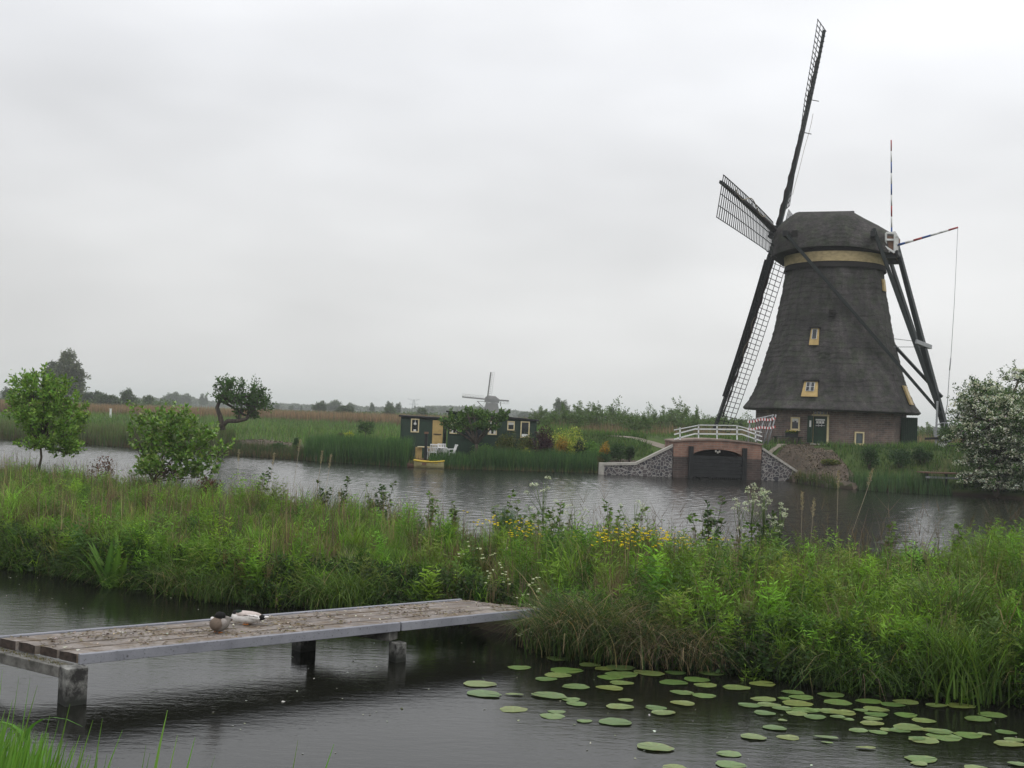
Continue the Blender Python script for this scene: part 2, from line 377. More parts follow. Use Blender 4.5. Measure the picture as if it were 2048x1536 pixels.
soil |= (xc > 5.6) & (xc < 8.8) & (yc > ye(xc)) & (yc < ye(xc) + 2.6 + vn(xc, yc, .7))
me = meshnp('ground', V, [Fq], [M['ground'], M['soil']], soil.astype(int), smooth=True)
tag(link('ground', me), kind='structure')
s_ = 3200.
# the wide canal carries real wind ripples; everything else is one flat sheet joined to it
wx = np.concatenate([[-s_], np.arange(-46, 31.01, .10), [s_]]); wy = np.concatenate([[-40., 8.], np.arange(20.5, 89, .11), [300.]])
WX, WY = np.meshgrid(wx, wy); WZ = np.zeros_like(WX); wr = np.random.default_rng(11)
for k in range(30):
    lam = .30 * (3.2 ** wr.random()); a_ = wr.normal(math.pi / 2 + .3, .75); kx, ky = 2 * math.pi / lam * math.cos(a_), 2 * math.pi / lam * math.sin(a_)
    WZ += .0145 / (2 * math.pi / lam) * np.sin(kx * WX + ky * WY + wr.random() * 6.28)
WZ *= ss((WY - 20.5) / 5) * (WY < 88) * (WX > -45) * (WX < 30.5) * (.55 + .9 * vn(WX, WY, .12, 3))
Vw = np.stack([WX, WY, WZ], -1).reshape(-1, 3); nwx = len(wx); Iw = (np.arange(len(wy) - 1)[:, None] * nwx + np.arange(nwx - 1)[None]).ravel()
me = meshnp('water', Vw, [np.stack([Iw, Iw + 1, Iw + nwx + 1, Iw + nwx], 1)], M['water'], smooth=True)
tag(link('water', me), kind='structure')
# ================================================================== windmill
MC = np.array([21.957, 75.5]); GZ = 2.15
YAW = R(155.24); ah = np.array([math.cos(YAW), math.sin(YAW), 0]); uu = np.array([-math.sin(YAW), math.cos(YAW), 0])
rad = MC / np.linalg.norm(MC); tocam = np.array([-rad[0], -rad[1]]); rgt = np.array([rad[1], -rad[0]])
def mdir(phi): return math.cos(phi) * tocam + math.sin(phi) * rgt
mill = empty('windmill', (MC[0], MC[1], GZ), 'tall thatched windmill with dark sails on a brick base beside the canal bridge', 'windmill')
def L(s, u, z): return Vector((ah[0] * s + uu[0] * u, ah[1] * s + uu[1] * u, z - GZ))   # cap frame: s forward, u towards the near side, z absolute
PHI0 = R(7.5)
def octr(phi, Rc, rnd=.2):
    ap = Rc * math.cos(R(22.5)); d = (phi - PHI0) % R(45) - R(22.5)
    o_ = ap / math.cos(d); return o_ * (1 - rnd) + (ap * 1.045) * rnd
def ringpts(zfun, n=144):
    return [2 * math.pi * i / n for i in range(n)]
zs = [4.38, 4.42, 4.9, 5.76, 7.3, 8.95, 10.3, 12.4, 14.2, 15.3]; rs = [5.98, 6.02, 5.62, 5.2, 4.7, 4.26, 3.9, 3.52, 3.27, 3.15]
def Rz(z): return float(np.interp(z, zs, rs))
b_ = MB(); NPH = 168
rows = []
zz = 4.4; course = 0
zl = list(np.arange(4.4, 14.35, .085))
vs = []
_ph = np.tile(2 * np.pi * np.arange(NPH) / NPH, len(zl)); _zz = np.repeat(zl, NPH); _cx, _cy = np.cos(_ph) * 4, np.sin(_ph) * 4
WN1 = vn(_ph * 9 , _zz * 3, 1.6, 1); WN2 = vn(_cx + _cy * .3, _zz * .8, .9, 2); WN3 = vn(_ph * 2.6 + .3 * _zz, _zz * .9, 1.5, 3); WN4 = vn(_ph * 5, _zz * 2.6, 1.1, 5)
for zi in zl:
    for k in range(NPH):
        ph = 2 * math.pi * k / NPH
        wob = .10 * math.sin(ph * 3 + 1) + .20 * WN3[len(vs)]
        fr = ((zi + wob) / .36) % 1.0
        r_ = octr(ph, Rz(zi)) + (.002 + .04 * WN4[len(vs)]) * (1 - fr) + .05 * (WN1[len(vs)] - .5) + .10 * (WN2[len(vs)] - .5)
        d = mdir(ph) * r_; vs.append((d[0], d[1], zi - GZ))
nr = len(zl)
# underside lip
for (zi, ri) in ((4.28, 5.85), (4.36, 4.9)):
    for k in range(NPH):
        ph = 2 * math.pi * k / NPH; d = mdir(ph) * octr(ph, ri); vs.append((d[0], d[1], zi - GZ))
fs = []
def band(a, c_):
    for k in range(NPH): fs.append((a + k, a + (k + 1) % NPH, c_ + (k + 1) % NPH, c_ + k))
for i in range(nr - 1): band(i * NPH, (i + 1) * NPH)
band(nr * NPH, 0); band((nr + 1) * NPH, nr * NPH)
b_.add(vs, fs, False); b_.build('thatched_body', M['thatch'], mill)
# brick base with UV
def walluv(name, phis, Rw, z0, z1, m_, parent, thick=.3):
    vs = []; fs = []; uv = []; u_ = 0
    P = [mdir(p_) * octr(p_, Rw, .0) for p_ in phis]
    for k, p_ in enumerate(P):
        vs += [(p_[0], p_[1], z0 - GZ), (p_[0], p_[1], z1 - GZ)]
    n = len(P); L_ = [0]
    for k in range(n): L_.append(L_[-1] + float(np.linalg.norm(P[(k + 1) % n] - P[k])))
    me = bpy.data.meshes.new(name)
    for k in range(n):
        a = 2 * k; c_ = 2 * ((k + 1) % n); fs.append((a, c_, c_ + 1, a + 1)); uv += [(L_[k], z0), (L_[k + 1], z0), (L_[k + 1], z1), (L_[k], z1)]
    me.from_pydata(vs, [], fs); ul = me.uv_layers.new(name='UV')
    ul.data.foreach_set('uv', np.array(uv).ravel()); me.materials.append(m_); return link(name, me, parent)
walluv('brick_base', [PHI0 + R(45) * k for k in range(8)], 5.02, 1.2, 4.5, M['brick_mill'], mill)
def face(phi_deg, Rc):
    """centre of a face and its right vector seen from outside"""
    ph = R(phi_deg); n = mdir(ph); ap = Rc * math.cos(R(22.5)); t = np.array([-math.sin(ph) * tocam[0] + math.cos(ph) * rgt[0], -math.sin(ph) * tocam[1] + math.cos(ph) * rgt[1]])
    return n, ap, t
def wp(phi_deg, s, z, out, Rc=5.02):
    n, ap, t = face(phi_deg, Rc); p_ = n * (ap + out) + t * s; return Vector((p_[0], p_[1], z - GZ))
def wbox(mb, phi, s, z, w_, h_, out0, out1, Rc=5.02):
    n, ap, t = face(phi, Rc); nn = Vector((*n, 0)); tt = Vector((*t, 0))
    c = wp(phi, s, z, out0, Rc); mb.prism([c - tt * w_ / 2 - Vector((0, 0, h_ / 2)), c + tt * w_ / 2 - Vector((0, 0, h_ / 2)), c + tt * w_ / 2 + Vector((0, 0, h_ / 2)), c - tt * w_ / 2 + Vector((0, 0, h_ / 2))], nn * (out1 - out0))
def frame(mb, phi, s, z, w_, h_, fw, o0, o1):
    wbox(mb, phi, s - w_ / 2 + fw / 2, z, fw, h_, o0, o1); wbox(mb, phi, s + w_ / 2 - fw / 2, z, fw, h_, o0, o1)
    wbox(mb, phi, s, z + h_ / 2 - fw / 2, w_ - 2 * fw, fw, o0, o1); wbox(mb, phi, s, z - h_ / 2 + fw / 2, w_ - 2 * fw, fw, o0, o1)
def wall_window(phi, s, z, w_, h_, curtain=True):
    f = MB(); frame(f, phi, s, z, w_, h_, .09, .0, .09); o = f.build('window', M['cream'], mill)
    g = MB(); wbox(g, phi, s, z, w_ - .18, h_ - .18, .004, .03); g.build('pane', M['glass' if curtain else 'pane_glass'], o)
    if curtain:
        c = MB()
        for q, (dx, hh) in enumerate(((-.16, .22), (0, .14), (.16, .24))): wbox(c, phi, s + dx * (w_ / .62), z + h_ / 2 - .09 - hh / 2, .155 * w_ / .62, hh, .031, .04)
        c.build('curtain', M['cloth'], o)
    si = MB(); wbox(si, phi, s, z - h_ / 2 - .03, w_ + .1, .06, .0, .16); si.build('sill', M['cream'], o)
    return o
wall_window(-15, -1.02, 3.42, .60, .84)
wall_window(30, -.60, 2.62, .68, .84, False)
# door with transom
f = MB(); 
for sx in (-.5, .5): wbox(f, -15, .62 + sx, 3.05, .12, 1.82, .0, .10)
wbox(f, -15, .62, 4.02, 1.12, .1, .0, .1); dr = f.build('door', M['cream'], mill)
g = MB(); wbox(g, -15, .62, 3.04, .86, 1.76, .01, .06); g.build('door_leaf', M['green'], dr)
g = MB(); wbox(g, -15, .62, 3.52, .58, .52, .061, .07); g.build('pane', M['glass'], dr)
g = MB()
for sx in (-.19, 0, .19): wbox(g, -15, .62 + sx, 3.56, .13, .16, .071, .08)
wbox(g, -15, .62, 3.72, .6, .1, .071, .08); wbox(g, -15, .62, 3.35, .6, .03, .071, .08)
for sx in (-.1, .1): wbox(g, -15, .62 + sx, 3.48, .02, .4, .071, .081)
g.build('curtain', M['cloth'], dr)
g = MB(); wbox(g, -15, .62, 2.12, 1.1, .12, .0, .3); g.build('step', M['stone_cap'], dr)
g = MB(); wbox(g, -15, .62, 4.17, .9, .16, .0, .07); g.build('transom', M['glass'], dr)
for sx in (-.44, -.22, 0, .22, .44): g = MB(); wbox(g, -15, .62 + sx, 4.17, .04, .17, .071, .09); g.build('muntin', M['cream'], dr)
g = MB(); wbox(g, -15, .0, 3.1, .34, 1.75, .0, .22); sh = g.build('side_shutter', M['green'], mill)
g = MB(); wbox(g, -15, .02, 3.45, .12, .42, .221, .24); g.build('notice', M['white'], sh)
# sloped panel windows in the thatch
def thatch_window(phi, z0, z1, wt, wb, s=0, panes=2, solid=False):
    f = MB(); th = .12
    def pt(x, z, o_=0): return wp(phi, s + x, z, o_ + .1, Rz(z0) + (Rz(z1) - Rz(z0)) * (z - z0) / (z1 - z0))
    f.prism([pt(-wb / 2, z0), pt(wb / 2, z0), pt(wt / 2, z1), pt(-wt / 2, z1)], Vector((*(face(phi, 1)[0] * th), 0)))
    o = f.build('dormer_window', M['ochre'], mill)
    if solid: return
    zm = z0 + (z1 - z0) * .36; pw = wt * .62
    g = MB(); n_ = Vector((*face(phi, 1)[0], 0))
    A = [pt(-pw / 2, zm), pt(pw / 2, zm), pt(pw / 2, z1 - .08), pt(-pw / 2, z1 - .08)]
    g.prism([a + n_ * (th - .02) for a in A], n_ * .035); g.build('pane', M['glass'], o)
    g = MB(); Wd = face(phi, 1)[2]; tt = Vector((*Wd, 0))
    def bar(x0, za, x1, zb):
        a = pt(x0, za) + n_ * (th + .03); c = pt(x1, zb) + n_ * (th + .03); g.beam(a, c, .022, .03, n_)
    for x in ([-pw / 2, -.035, .035, pw / 2] if panes > 1 else [-pw / 2, pw / 2]): bar(x, zm, x, z1 - .08)
    for k in range(3 if panes > 1 else 2): z = zm + (z1 - .08 - zm) * k / (2 if panes > 1 else 1); bar(-pw / 2, z, pw / 2, z)
    g.build('muntin', M['white'], o)
    g = MB(); g.beam(pt(-wt / 2 - .1, z1 + .03) + n_ * .1, pt(wt / 2 + .1, z1 + .03) + n_ * .1, .3, .1, (0, 0, 1)); g.build('hood', M['thatch_dark'], o)
thatch_window(-15, 5.2, 6.22, .86, 1.06)
thatch_window(-15, 8.62, 9.76, .5, .62, s=-.1, panes=1)
thatch_window(75, 4.95, 6.2, .9, .9, solid=True)
thatch_window(75, 12.55, 13.35, .6, .65, solid=True)
g = MB(); c = wp(-10, .55, 10.75, .1, Rz(10.7)); g.box(c, (.42, .5, .42), Matrix.Rotation(R(-14), 3, 'Z')); g.tube([c + Vector((0, -.02, .0)), c + Vector((.1, -.3, -.02))], [.26, .14], 10)
g.build('smoke_vent', M['thatch_dark'], mill)
# annex on the right side
g = MB(); n, ap, t = face(75, 5.02)
rt3 = Vector((rgt[0], rgt[1], 0)); tc3 = Vector((tocam[0], tocam[1], 0))
c0 = rt3 * 5.0 + tc3 * .35
for k in range(9):
    g.beam(c0 + tc3 * .9 + rt3 * (-.42 + .115 * k) + Vector((0, 0, -.05)), c0 + tc3 * .9 + rt3 * (-.42 + .115 * k) + Vector((0, 0, 1.95)), .112, .05, tc3)
g.prism([c0 + rt3 * .55 + tc3 * .9 + Vector((0, 0, -.2)), c0 + rt3 * .55 - tc3 * 1.0 + Vector((0, 0, -.2)), c0 + rt3 * .55 - tc3 * 1.0 + Vector((0, 0, 1.95)), c0 + rt3 * .55 + tc3 * .9 + Vector((0, 0, 1.95))], rt3 * -.06)
g.build('side_annex', M['green'], mill)
# boarded neck and ring
g = MB()
for (z0, z1, r0, mi) in ((13.95, 14.3, 3.36, 0),):
    vs = []; 
    for z, r_ in ((13.9, 3.42), (14.32, 3.30), (14.35, 3.05)):
        for k in range(72): a = 2 * math.pi * k / 72; vs.append((math.cos(a) * r_, math.sin(a) * r_, z - GZ))
    g.add(vs, [(i * 72 + k, i * 72 + (k + 1) % 72, (i + 1) * 72 + (k + 1) % 72, (i + 1) * 72 + k) for i in range(2) for k in range(72)])
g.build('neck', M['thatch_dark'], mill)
g = MB(); vs = []
for z, r_ in ((14.28, 3.02), (14.28, 3.36), (14.93, 3.42), (14.97, 3.0)):
    for k in range(72): a = 2 * math.pi * k / 72; vs.append((math.cos(a) * r_, math.sin(a) * r_, z - GZ))
g.add(vs, [(i * 72 + k, i * 72 + (k + 1) % 72, (i + 1) * 72 + (k + 1) % 72, (i + 1) * 72 + k) for i in range(3) for k in range(72)])
M['ring'] = mat('weathered_ring_board', (.50, .40, .22), (.33, .26, .14), 3, .7, .3, .01, (1, 1, 2))
g.build('cap_ring', M['ring'], mill)
g = MB(); vs = []
for z, r_ in ((14.95, 3.0), (14.96, 3.2), (15.3, 3.2)):
    for k in range(48): a = 2 * math.pi * k / 48; vs.append((math.cos(a) * r_, math.sin(a) * r_, z - GZ))
g.add(vs, [(i * 48 + k, i * 48 + (k + 1) % 48, (i + 1) * 48 + (k + 1) % 48, (i + 1) * 48 + k) for i in range(2) for k in range(48)])
g.build('cap_skirt', M['thatch_dark'], mill)
# cap
S_ = [3.95, 3.6, 3.2, 2.5, 1.5, .5, -.5, -1.15, -2, -2.9, -3.6, -3.95]
Hh = [16.95, 17.32, 17.65, 18.12, 18.10, 18.07, 18.05, 18.02, 17.5, 17.0, 16.55, 16.3]
Ww = [2.25, 2.75, 3.1, 3.45, 3.62, 3.68, 3.66, 3.55, 3.25, 2.75, 2.2, 1.85]
Zb = [14.75, 14.85, 14.95, 15.08, 15.18, 15.22, 15.22, 15.2, 15.14, 15.02, 14.9, 14.9]
g = MB(); ns = 70; nth = 60; vs = []
svals = np.linspace(3.95, -3.95, ns)
xs_ = -np.array(S_)
for s1 in svals:
    h_, w_, zb = (float(np.interp(-s1, xs_, a)) for a in (Hh, Ww, Zb))
    for j in range(nth + 1):
        th = math.pi * j / nth; cth, sth = math.cos(th), math.sin(th)
        yy = math.copysign(abs(cth) ** .82, cth) * w_; z = zb + (h_ - zb) * abs(sth) ** .98
        # gentle peak
        fr = ((z + .12 * math.sin(s1 * 2) + .15 * float(vn(s1, th * 2, 1.2))) / .28) % 1
        k_ = 1 + (.035 * (1 - fr) + .05 * (float(vn(s1 * 2, th * 5, 1.4)) - .5)) / max(w_, 1)
        v = L(s1, yy * k_, z); vs.append(v)
fs = [(i * (nth + 1) + j, i * (nth + 1) + j + 1, (i + 1) * (nth + 1) + j + 1, (i + 1) * (nth + 1) + j) for i in range(ns - 1) for j in range(nth)]
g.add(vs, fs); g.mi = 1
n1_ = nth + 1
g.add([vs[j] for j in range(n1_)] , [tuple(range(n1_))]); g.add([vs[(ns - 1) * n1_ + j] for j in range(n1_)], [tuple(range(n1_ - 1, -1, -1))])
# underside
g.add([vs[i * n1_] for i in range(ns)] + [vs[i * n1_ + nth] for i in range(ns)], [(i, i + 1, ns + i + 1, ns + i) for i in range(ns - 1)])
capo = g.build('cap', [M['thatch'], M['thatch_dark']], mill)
g = MB(); g.beam(L(2.55, 0, 18.17), L(-1.2, 0, 18.07), .34, .12); g.build('ridge_board', M['tar'], capo)
g = MB(); g.beam(L(1.95, 3.35, 16.15), L(2.35, 3.35, 16.15), .3, .42); g.build('hatch', M['thatch_dark'], capo)
# front spruit beam (long) and rear
FS, RS = 2.5, -2.9
g = MB(); g.beam(L(FS, -4.9, 15.95), L(FS, 4.9, 15.95), .34, .34); g.build('cross_beam', M['tar'], capo)
g = MB(); g.beam(L(RS, -3.6, 15.95), L(RS, 3.6, 15.95), .32, .36); g.build('cross_beam', M['tar'], capo)
# rear gable with white window frame
g = MB(); g.beam(L(-4.02, -1.7, 15.6), L(-4.02, 1.7, 15.6), .12, 1.5); g.build('rear_gable', M['rust'], capo)
g = MB()
for (u1, z1, u2, z2) in ((.3, 16.2, .3, 15.1), (1.1, 16.25, 1.1, 15.1), (1.8, 16.1, 1.8, 15.0), (.3, 16.2, 1.8, 16.1), (.3, 15.7, 1.8, 15.6), (.3, 15.1, 1.8, 15.05)):
    g.beam(L(-4.12, u1, z1), L(-4.12, u2, z2), .1, .08)
for (s1, z1, s2, z2) in ((-3.55, 16.2, -3.55, 15.2), (-4.1, 16.2, -4.1, 15.0), (-3.55, 16.2, -4.1, 16.2), (-3.5, 15.3, -4.1, 14.9), (-3.55, 15.75, -4.1, 15.75), (-3.2, 15.5, -3.8, 14.95)):
    g.beam(L(s1, 2.15, z1), L(s2, 2.0, z2), .12, .12)
g.build('gable_window_frame', M['white'], capo)
g = MB(); g.beam(L(-3.5, 2.0, 15.6), L(-4.1, 1.95, 15.5), .08, .9); g.build('gable_board', M['rust'], capo)
g = MB(); g.beam(L(-3.3, 1.5, 14.75), L(-4.25, 1.5, 14.75), .2, .25); g.beam(L(-3.3, -1.5, 14.75), L(-4.25, -1.5, 14.75), .2, .25); g.beam(L(-4.2, -1.9, 14.95), L(-4.2, 1.9, 14.95), .2, .25)
g.build('rear_beam', M['tar'], capo)
# tail
FOOT = L(-7.7, 1.9, 2.6)
tail = MB(); tail.beam(L(-4.05, 0, 15.6), FOOT, .24, .27, taper=1.35); tail = tail.build('tail_pole', M['tar_green'], mill)
for side, nm in ((1, 'near'), (-1, 'far')):
    g = MB(); g.beam(L(FS, 4.75 * side, 15.95), L(-7.2, 1.75 + .3 * side, 4.4 if side > 0 else 5.5), .18, .20, taper=.85); g.build('long_brace', M['tar_green'], mill)
    g = MB(); g.beam(L(RS, 3.45 * side, 16.3), L(-6.95, 1.7 + .3 * side, 5.0), .19, .22); g.build('short_brace', M['tar_green'], mill)
g = MB(); g.beam(L(-5.6, 2.6, 9.0), L(-6.35, .4, 8.8), .22, .26); g.build('tail_crossbar', M['steel'], mill)
for za, zb_ in ((9.3, 9.05), (8.75, 8.75)): g = MB(); g.tube([L(-4.1, 1., za), L(-6.0, 1.2, zb_)], .022, 6); g.build('tie_rod', M['steel'], mill)
# winding capstan at the foot
g = MB(); c = L(-7.45, 2.1, 3.2)
uv_ = Vector((*uu[:2], 0)); av = Vector((*ah[:2], 0)); zv = Vector((0, 0, 1))
ringp = [c + av * math.cos(a) * .62 + zv * math.sin(a) * .62 + uv_ * .35 for a in np.linspace(0, 2 * math.pi, 25)]
g.tube(ringp, .035, 6, caps=False)
for k in range(6):
    a = math.pi * k / 6; g.beam(c + uv_ * .35 + (av * math.cos(a) + zv * math.sin(a)) * .62, c + uv_ * .35 - (av * math.cos(a) + zv * math.sin(a)) * .62, .04, .05)
g.tube([c - uv_ * .4, c + uv_ * .5], .13, 10); g.build('winding_wheel', M['steel'], mill)
g = MB(); g.beam(L(-6.95, 2.4, 2.0), L(-7.0, 2.4, 5.2), .12, .12); g.build('foot_prop', M['steel'], mill)
g = MB(); g.beam(L(-6.3, 2.5, 2.75), L(-8.2, 2.4, 2.9), .14, .14); g.build('winding_bar', M['tar'], mill)
for q_ in ((-7.9, 2.6, 2.3), (-6.3, 2.9, 2.2)): g = MB(); g.box(L(*q_), (.45, .36, .26)); g.build('anchor_block', M['tar'], mill)
# flagpoles lashed to the cap tail
def striped(a, b_, n, cols, r0, r1):
    o = None
    for k in range(n):
        mb = MB(); t0, t1 = k / n, (k + 1) / n
        mb.mi = 0; mb.tube([a.lerp(b_, t0), a.lerp(b_, t1)], [r0 + (r1 - r0) * t0, r0 + (r1 - r0) * t1], 8)
        yield mb, cols[k % len(cols)]
def pole(a, b_, n, cols, r0, r1):
    mats = [M['white'], M['red'], M['blue']]; g = MB()
    for k in range(n):
        g.mi = {'w': 0, 'r': 1, 'b': 2}[cols[k % len(cols)]]; t0, t1 = k / n, (k + 1) / n
        g.tube([a.lerp(b_, t0), a.lerp(b_, t1)], [r0 + (r1 - r0) * t0, r0 + (r1 - r0) * t1], 8)
    return g.build('flagpole', mats, mill)
pole(L(-3.75, .6, 16.1), L(-3.72, 2.2, 22.35), 9, 'bwrwbwbwr'[::1], .055, .04)
fp2 = pole(L(-4.1, .6, 15.6), L(-7.95, 2.4, 16.35), 7, 'bwrbwwr', .085, .06)
g = MB(); tip = L(-7.95, 2.4, 16.35)
g.tube([tip, L(-7.85, 2.3, 11.5), L(-7.72, 2.2, 8.0)], .016, 5); g.tube([L(-7.72, 2.2, 8.0), L(-7.66, 2.1, 7.2)], .04, 6); g.tube([L(-7.66, 2.1, 7.2), L(-7.55, 1.7, 5.0), L(-7.3, 1.2, 3.4)], .024, 5)
g.build('flag_rope', M['steel'], mill)
# windshaft, poll end and sails
TILT = R(13.25); A3 = np.array([ah[0] * math.cos(TILT), ah[1] * math.cos(TILT), math.sin(TILT)])
V3 = np.array([-ah[0] * math.sin(TILT), -ah[1] * math.sin(TILT), math.cos(TILT)]); U3 = uu.copy()
HUB = np.array([ah[0] * 4.032, ah[1] * 4.032, 16.82 - GZ]); PSI = R(1.97); SL = 14.59
g = MB(); g.tube([Vector(HUB - A3 * 1.2), Vector(HUB + A3 * .45)], .34, 12); g.box(Vector(HUB), (.9, .9, .9), Matrix((Vector(A3), Vector(U3), Vector(V3))).transposed())
g.build('windshaft', M['red'] if 0 else M['tar'], mill)
def make_sail(dr, tr, kind):
    BT = {'upper': lambda t: R(24 * (1 - t / .62)) if t < .62 else R(-7 * (t - .62) / .38), 'lower': lambda t: R(20 - 6 * t), 'left': lambda t: R(23 - 17 * t)}[kind]
    """dr radial, tr trailing direction; kind decides the furled cloth and boards"""
    def P(t, w_, off=0.):          # t 0..1 along, w_ metres on the trailing side, twisted about the stock
        beta = BT(t)
        e_ = tr * math.cos(beta) - A3 * math.sin(beta)
        f_ = A3 * math.cos(beta) + tr * math.sin(beta)
        return Vector(HUB + dr * SL * t + A3 * .55 * t * t + e_ * w_ + f_ * off)
    g = MB(); n = 12
    for k in range(n): 
        t0, t1 = k / n, (k + 1) / n; wd = .34 - .17 * (t0)
        g.beam(P(t0, 0), P(t1, 0), wd, wd, Vector(A3), taper=(.34 - .17 * t1) / wd)
    stock = g.build('sail', M['tar_green'], mill)
    if kind != 'hidden':
        g = MB(); tb = np.arange(.115, 1.0001, .0252)
        for t in tb:
            lead = -.42 if kind in ('left',) else -.0
            if kind == 'lower': lead = -.5
            if kind == 'upper': lead = -.1
            g.beam(P(t, lead, -.1), P(t, 2.12, -.1), .045, .045, Vector(A3))
        for w_ in (.7, 1.4, 2.1):
            for k in range(16): t0 = .115 + .885 * k / 16; t1 = .115 + .885 * (k + 1) / 16; g.beam(P(t0, w_, -.12), P(t1, w_, -.12), .04, .04, Vector(A3))
        if kind in ('left', 'lower'):
            for k in range(16): t0 = .115 + .885 * k / 16; t1 = .115 + .885 * (k + 1) / 16; g.beam(P(t0, lead, -.1), P(t1, lead, -.1), .05, .05, Vector(A3))
        g.build('lattice', M['tar'], stock)
        if kind in ('lower', 'left', 'upper'):
            g = MB(); a0, a1 = {'lower': (.14, .83), 'left': (.13, .62), 'upper': (.1, .8)}[kind]
            nn = 14; wl = {'lower': .55, 'left': .2, 'upper': .12}[kind]
            for k in range(nn):
                t0 = a0 + (a1 - a0) * k / nn; t1 = a0 + (a1 - a0) * (k + 1) / nn
                pts = [P(t0, -wl, .0), P(t1, -wl, .0), P(t1, -.06, .02), P(t0, -.06, .02)]; g.prism(pts, Vector(A3) * .03)
            g.build('windboard', M['tar_green'], stock)
        # furled cloth: lumpy roll along the stock
        g = MB(); c0, c1 = {'lower': (.08, .93), 'left': (.1, .95), 'upper': (.04, .86)}[kind]; pts = []; rr_ = []
        for k in range(36):
            t = c0 + (c1 - c0) * k / 35; pts.append(P(t, (.12 if kind != 'upper' else .05) + .02 * math.sin(k * 1.3), (-.17 if kind != 'upper' else .12) + .02 * math.sin(k * 2.1))); rr_.append((.16 - .11 * t) * (1 + .18 * math.sin(k * 1.9 + 1) + .12 * math.sin(k * 4.7)) * (.8 if kind == 'upper' else 1))
        g.tube(pts, rr_, 8); g.build('furled_cloth', M['sailcloth'], stock)
        g = MB(); pts = []
        r0, r1 = {'lower': (.42, .62), 'left': (.38, .88), 'upper': (.2, .6)}[kind]
        for k in range(20):
            t = r0 + (r1 - r0) * k / 19; pts.append(P(t, (.28 if kind == 'left' else -.2) * math.sin(k * .5) + (0 if kind == 'left' else -.25), -.38))
        g.tube(pts, .03 if kind == 'left' else .015, 5); g.build('rope', M['rope'], stock)
    g = MB()
    for t in ((.06, .5, .66) if kind == 'upper' else (.1, .5)):
        g = MB(); g.beam(P(t, 0, 0), P(t, -.45 if kind != 'upper' else -.1, -.62 if kind == 'upper' else .1), .045, .045); g.build('cleat', M['tar'], stock)
    return stock
upd = V3 * math.cos(PSI) - U3 * math.sin(PSI); lfd = U3 * math.cos(PSI) + V3 * math.sin(PSI)
make_sail(upd, lfd, 'upper'); make_sail(-upd, -lfd, 'lower'); make_sail(lfd, -upd, 'left'); make_sail(-lfd, upd, 'hidden_')if 0 else None
def fourth():
    g = MB(); n = 12
    for k in range(n):
        t0, t1 = k / n, (k + 1) / n
        q = lambda t: Vector(HUB - lfd * SL * t + A3 * .55 * t * t)
        g.beam(q(t0), q(t1), .42 - .2 * t0, .42 - .2 * t0, Vector(A3))
    s4 = g.build('sail', M['tar_green'], mill); g = MB()
    for t in np.arange(.115, 1, .0252):
        b0 = Vector(HUB - lfd * SL * t + A3 * .55 * t * t); g.beam(b0, b0 + Vector(upd) * 2.1, .045, .045, Vector(A3))
    g.build('lattice', M['tar'], s4)
fourth()
# ================================================================== bridge / sluice
BY = 64.6
def X_(px, py): return at(px, py, BY)
xl, xr = X_(1347, 900).x, X_(1523, 900).x; xm = (xl + xr) / 2; bw = xr - xl
bridge = empty('sluice_bridge', (xm, BY, 0), 'arched red brick sluice bridge with white railing and black timber gate', 'bridge')
def deckz(x): t = (x / (bw / 2)); return 2.24 - .17 * t * t
g = MB()
def uvfront(name, polys, m_, depth, parent, y0=0):
    g = MB()
    me = bpy.data.meshes.new(name); vs = []; fs = []; uv = []
    for poly in polys:
        n = len(poly); b0 = len(vs); vs += [(x, y0, z) for x, z in poly] + [(x, y0 + depth, z) for x, z in poly]
        fs.append(tuple(b0 + i for i in range(n))); uv += [(x, z) for x, z in poly]
        fs.append(tuple(b0 + n + i for i in range(n - 1, -1, -1))); uv += [poly[i] for i in range(n - 1, -1, -1)]
        for i in range(n):
            j = (i + 1) % n; fs.append((b0 + j, b0 + i, b0 + n + i, b0 + n + j))
            uv += [(poly[j][0], poly[j][1]), (poly[i][0], poly[i][1]), (poly[i][0] + depth, poly[i][1]), (poly[j][0] + depth, poly[j][1])]
    me.from_pydata(vs, [], fs); ul = me.uv_layers.new(name='UV'); ul.data.foreach_set('uv', np.array(uv, float).ravel()); me.materials.append(m_)
    return link(name, me, parent)
hw = bw / 2; ow = hw * .60       # half opening
arc = [(-ow + 2 * ow * k / 14, 1.22 + .50 * math.sqrt(max(0, 1 - (-1 + 2 * k / 14) ** 2))) for k in range(15)]
quads = []
for k in range(14):
    (x0, z0), (x1, z1) = arc[k], arc[k + 1]; quads.append([(x0, z0), (x1, z1), (x1, deckz(x1)), (x0, deckz(x0))])
quads.append([(-hw, 1.22), (-ow, 1.22), (-ow, deckz(-ow)), (-hw, deckz(-hw))]); quads.append([(ow, 1.22), (hw, 1.22), (hw, deckz(hw)), (ow, deckz(ow))])
uvfront('arch_wall', quads, M['brick_red'], 3.6, bridge)
uvfront('pier', [[(-hw, -.7), (-ow, -.7), (-ow, 1.22), (-hw, 1.22)]], M['brick_wet'], 3.6, bridge, .0)
uvfront('pier', [[(ow, -.7), (hw, -.7), (hw, 1.22), (ow, 1.22)]], M['brick_wet'], 3.6, bridge, .0)
g = MB()
for k in range(12):
    x0 = -hw - .06 + (bw + .12) * k / 12; x1 = -hw - .06 + (bw + .12) * (k + 1) / 12
    g.prism([(x0, -.08, deckz(x0)), (x1, -.08, deckz(x1)), (x1, -.08, deckz(x1) + .09), (x0, -.08, deckz(x0) + .09)], (0, 3.76, 0))
g.build('coping', M['brick_red'], bridge)
g = MB(); g.box((0, 1.4, .45), (2 * ow, .05, 2.6)); g.build('culvert_shade_sheet', M['thatch_dark'], bridge)  # flat dark sheet in place of the culvert, its shade put into the colour
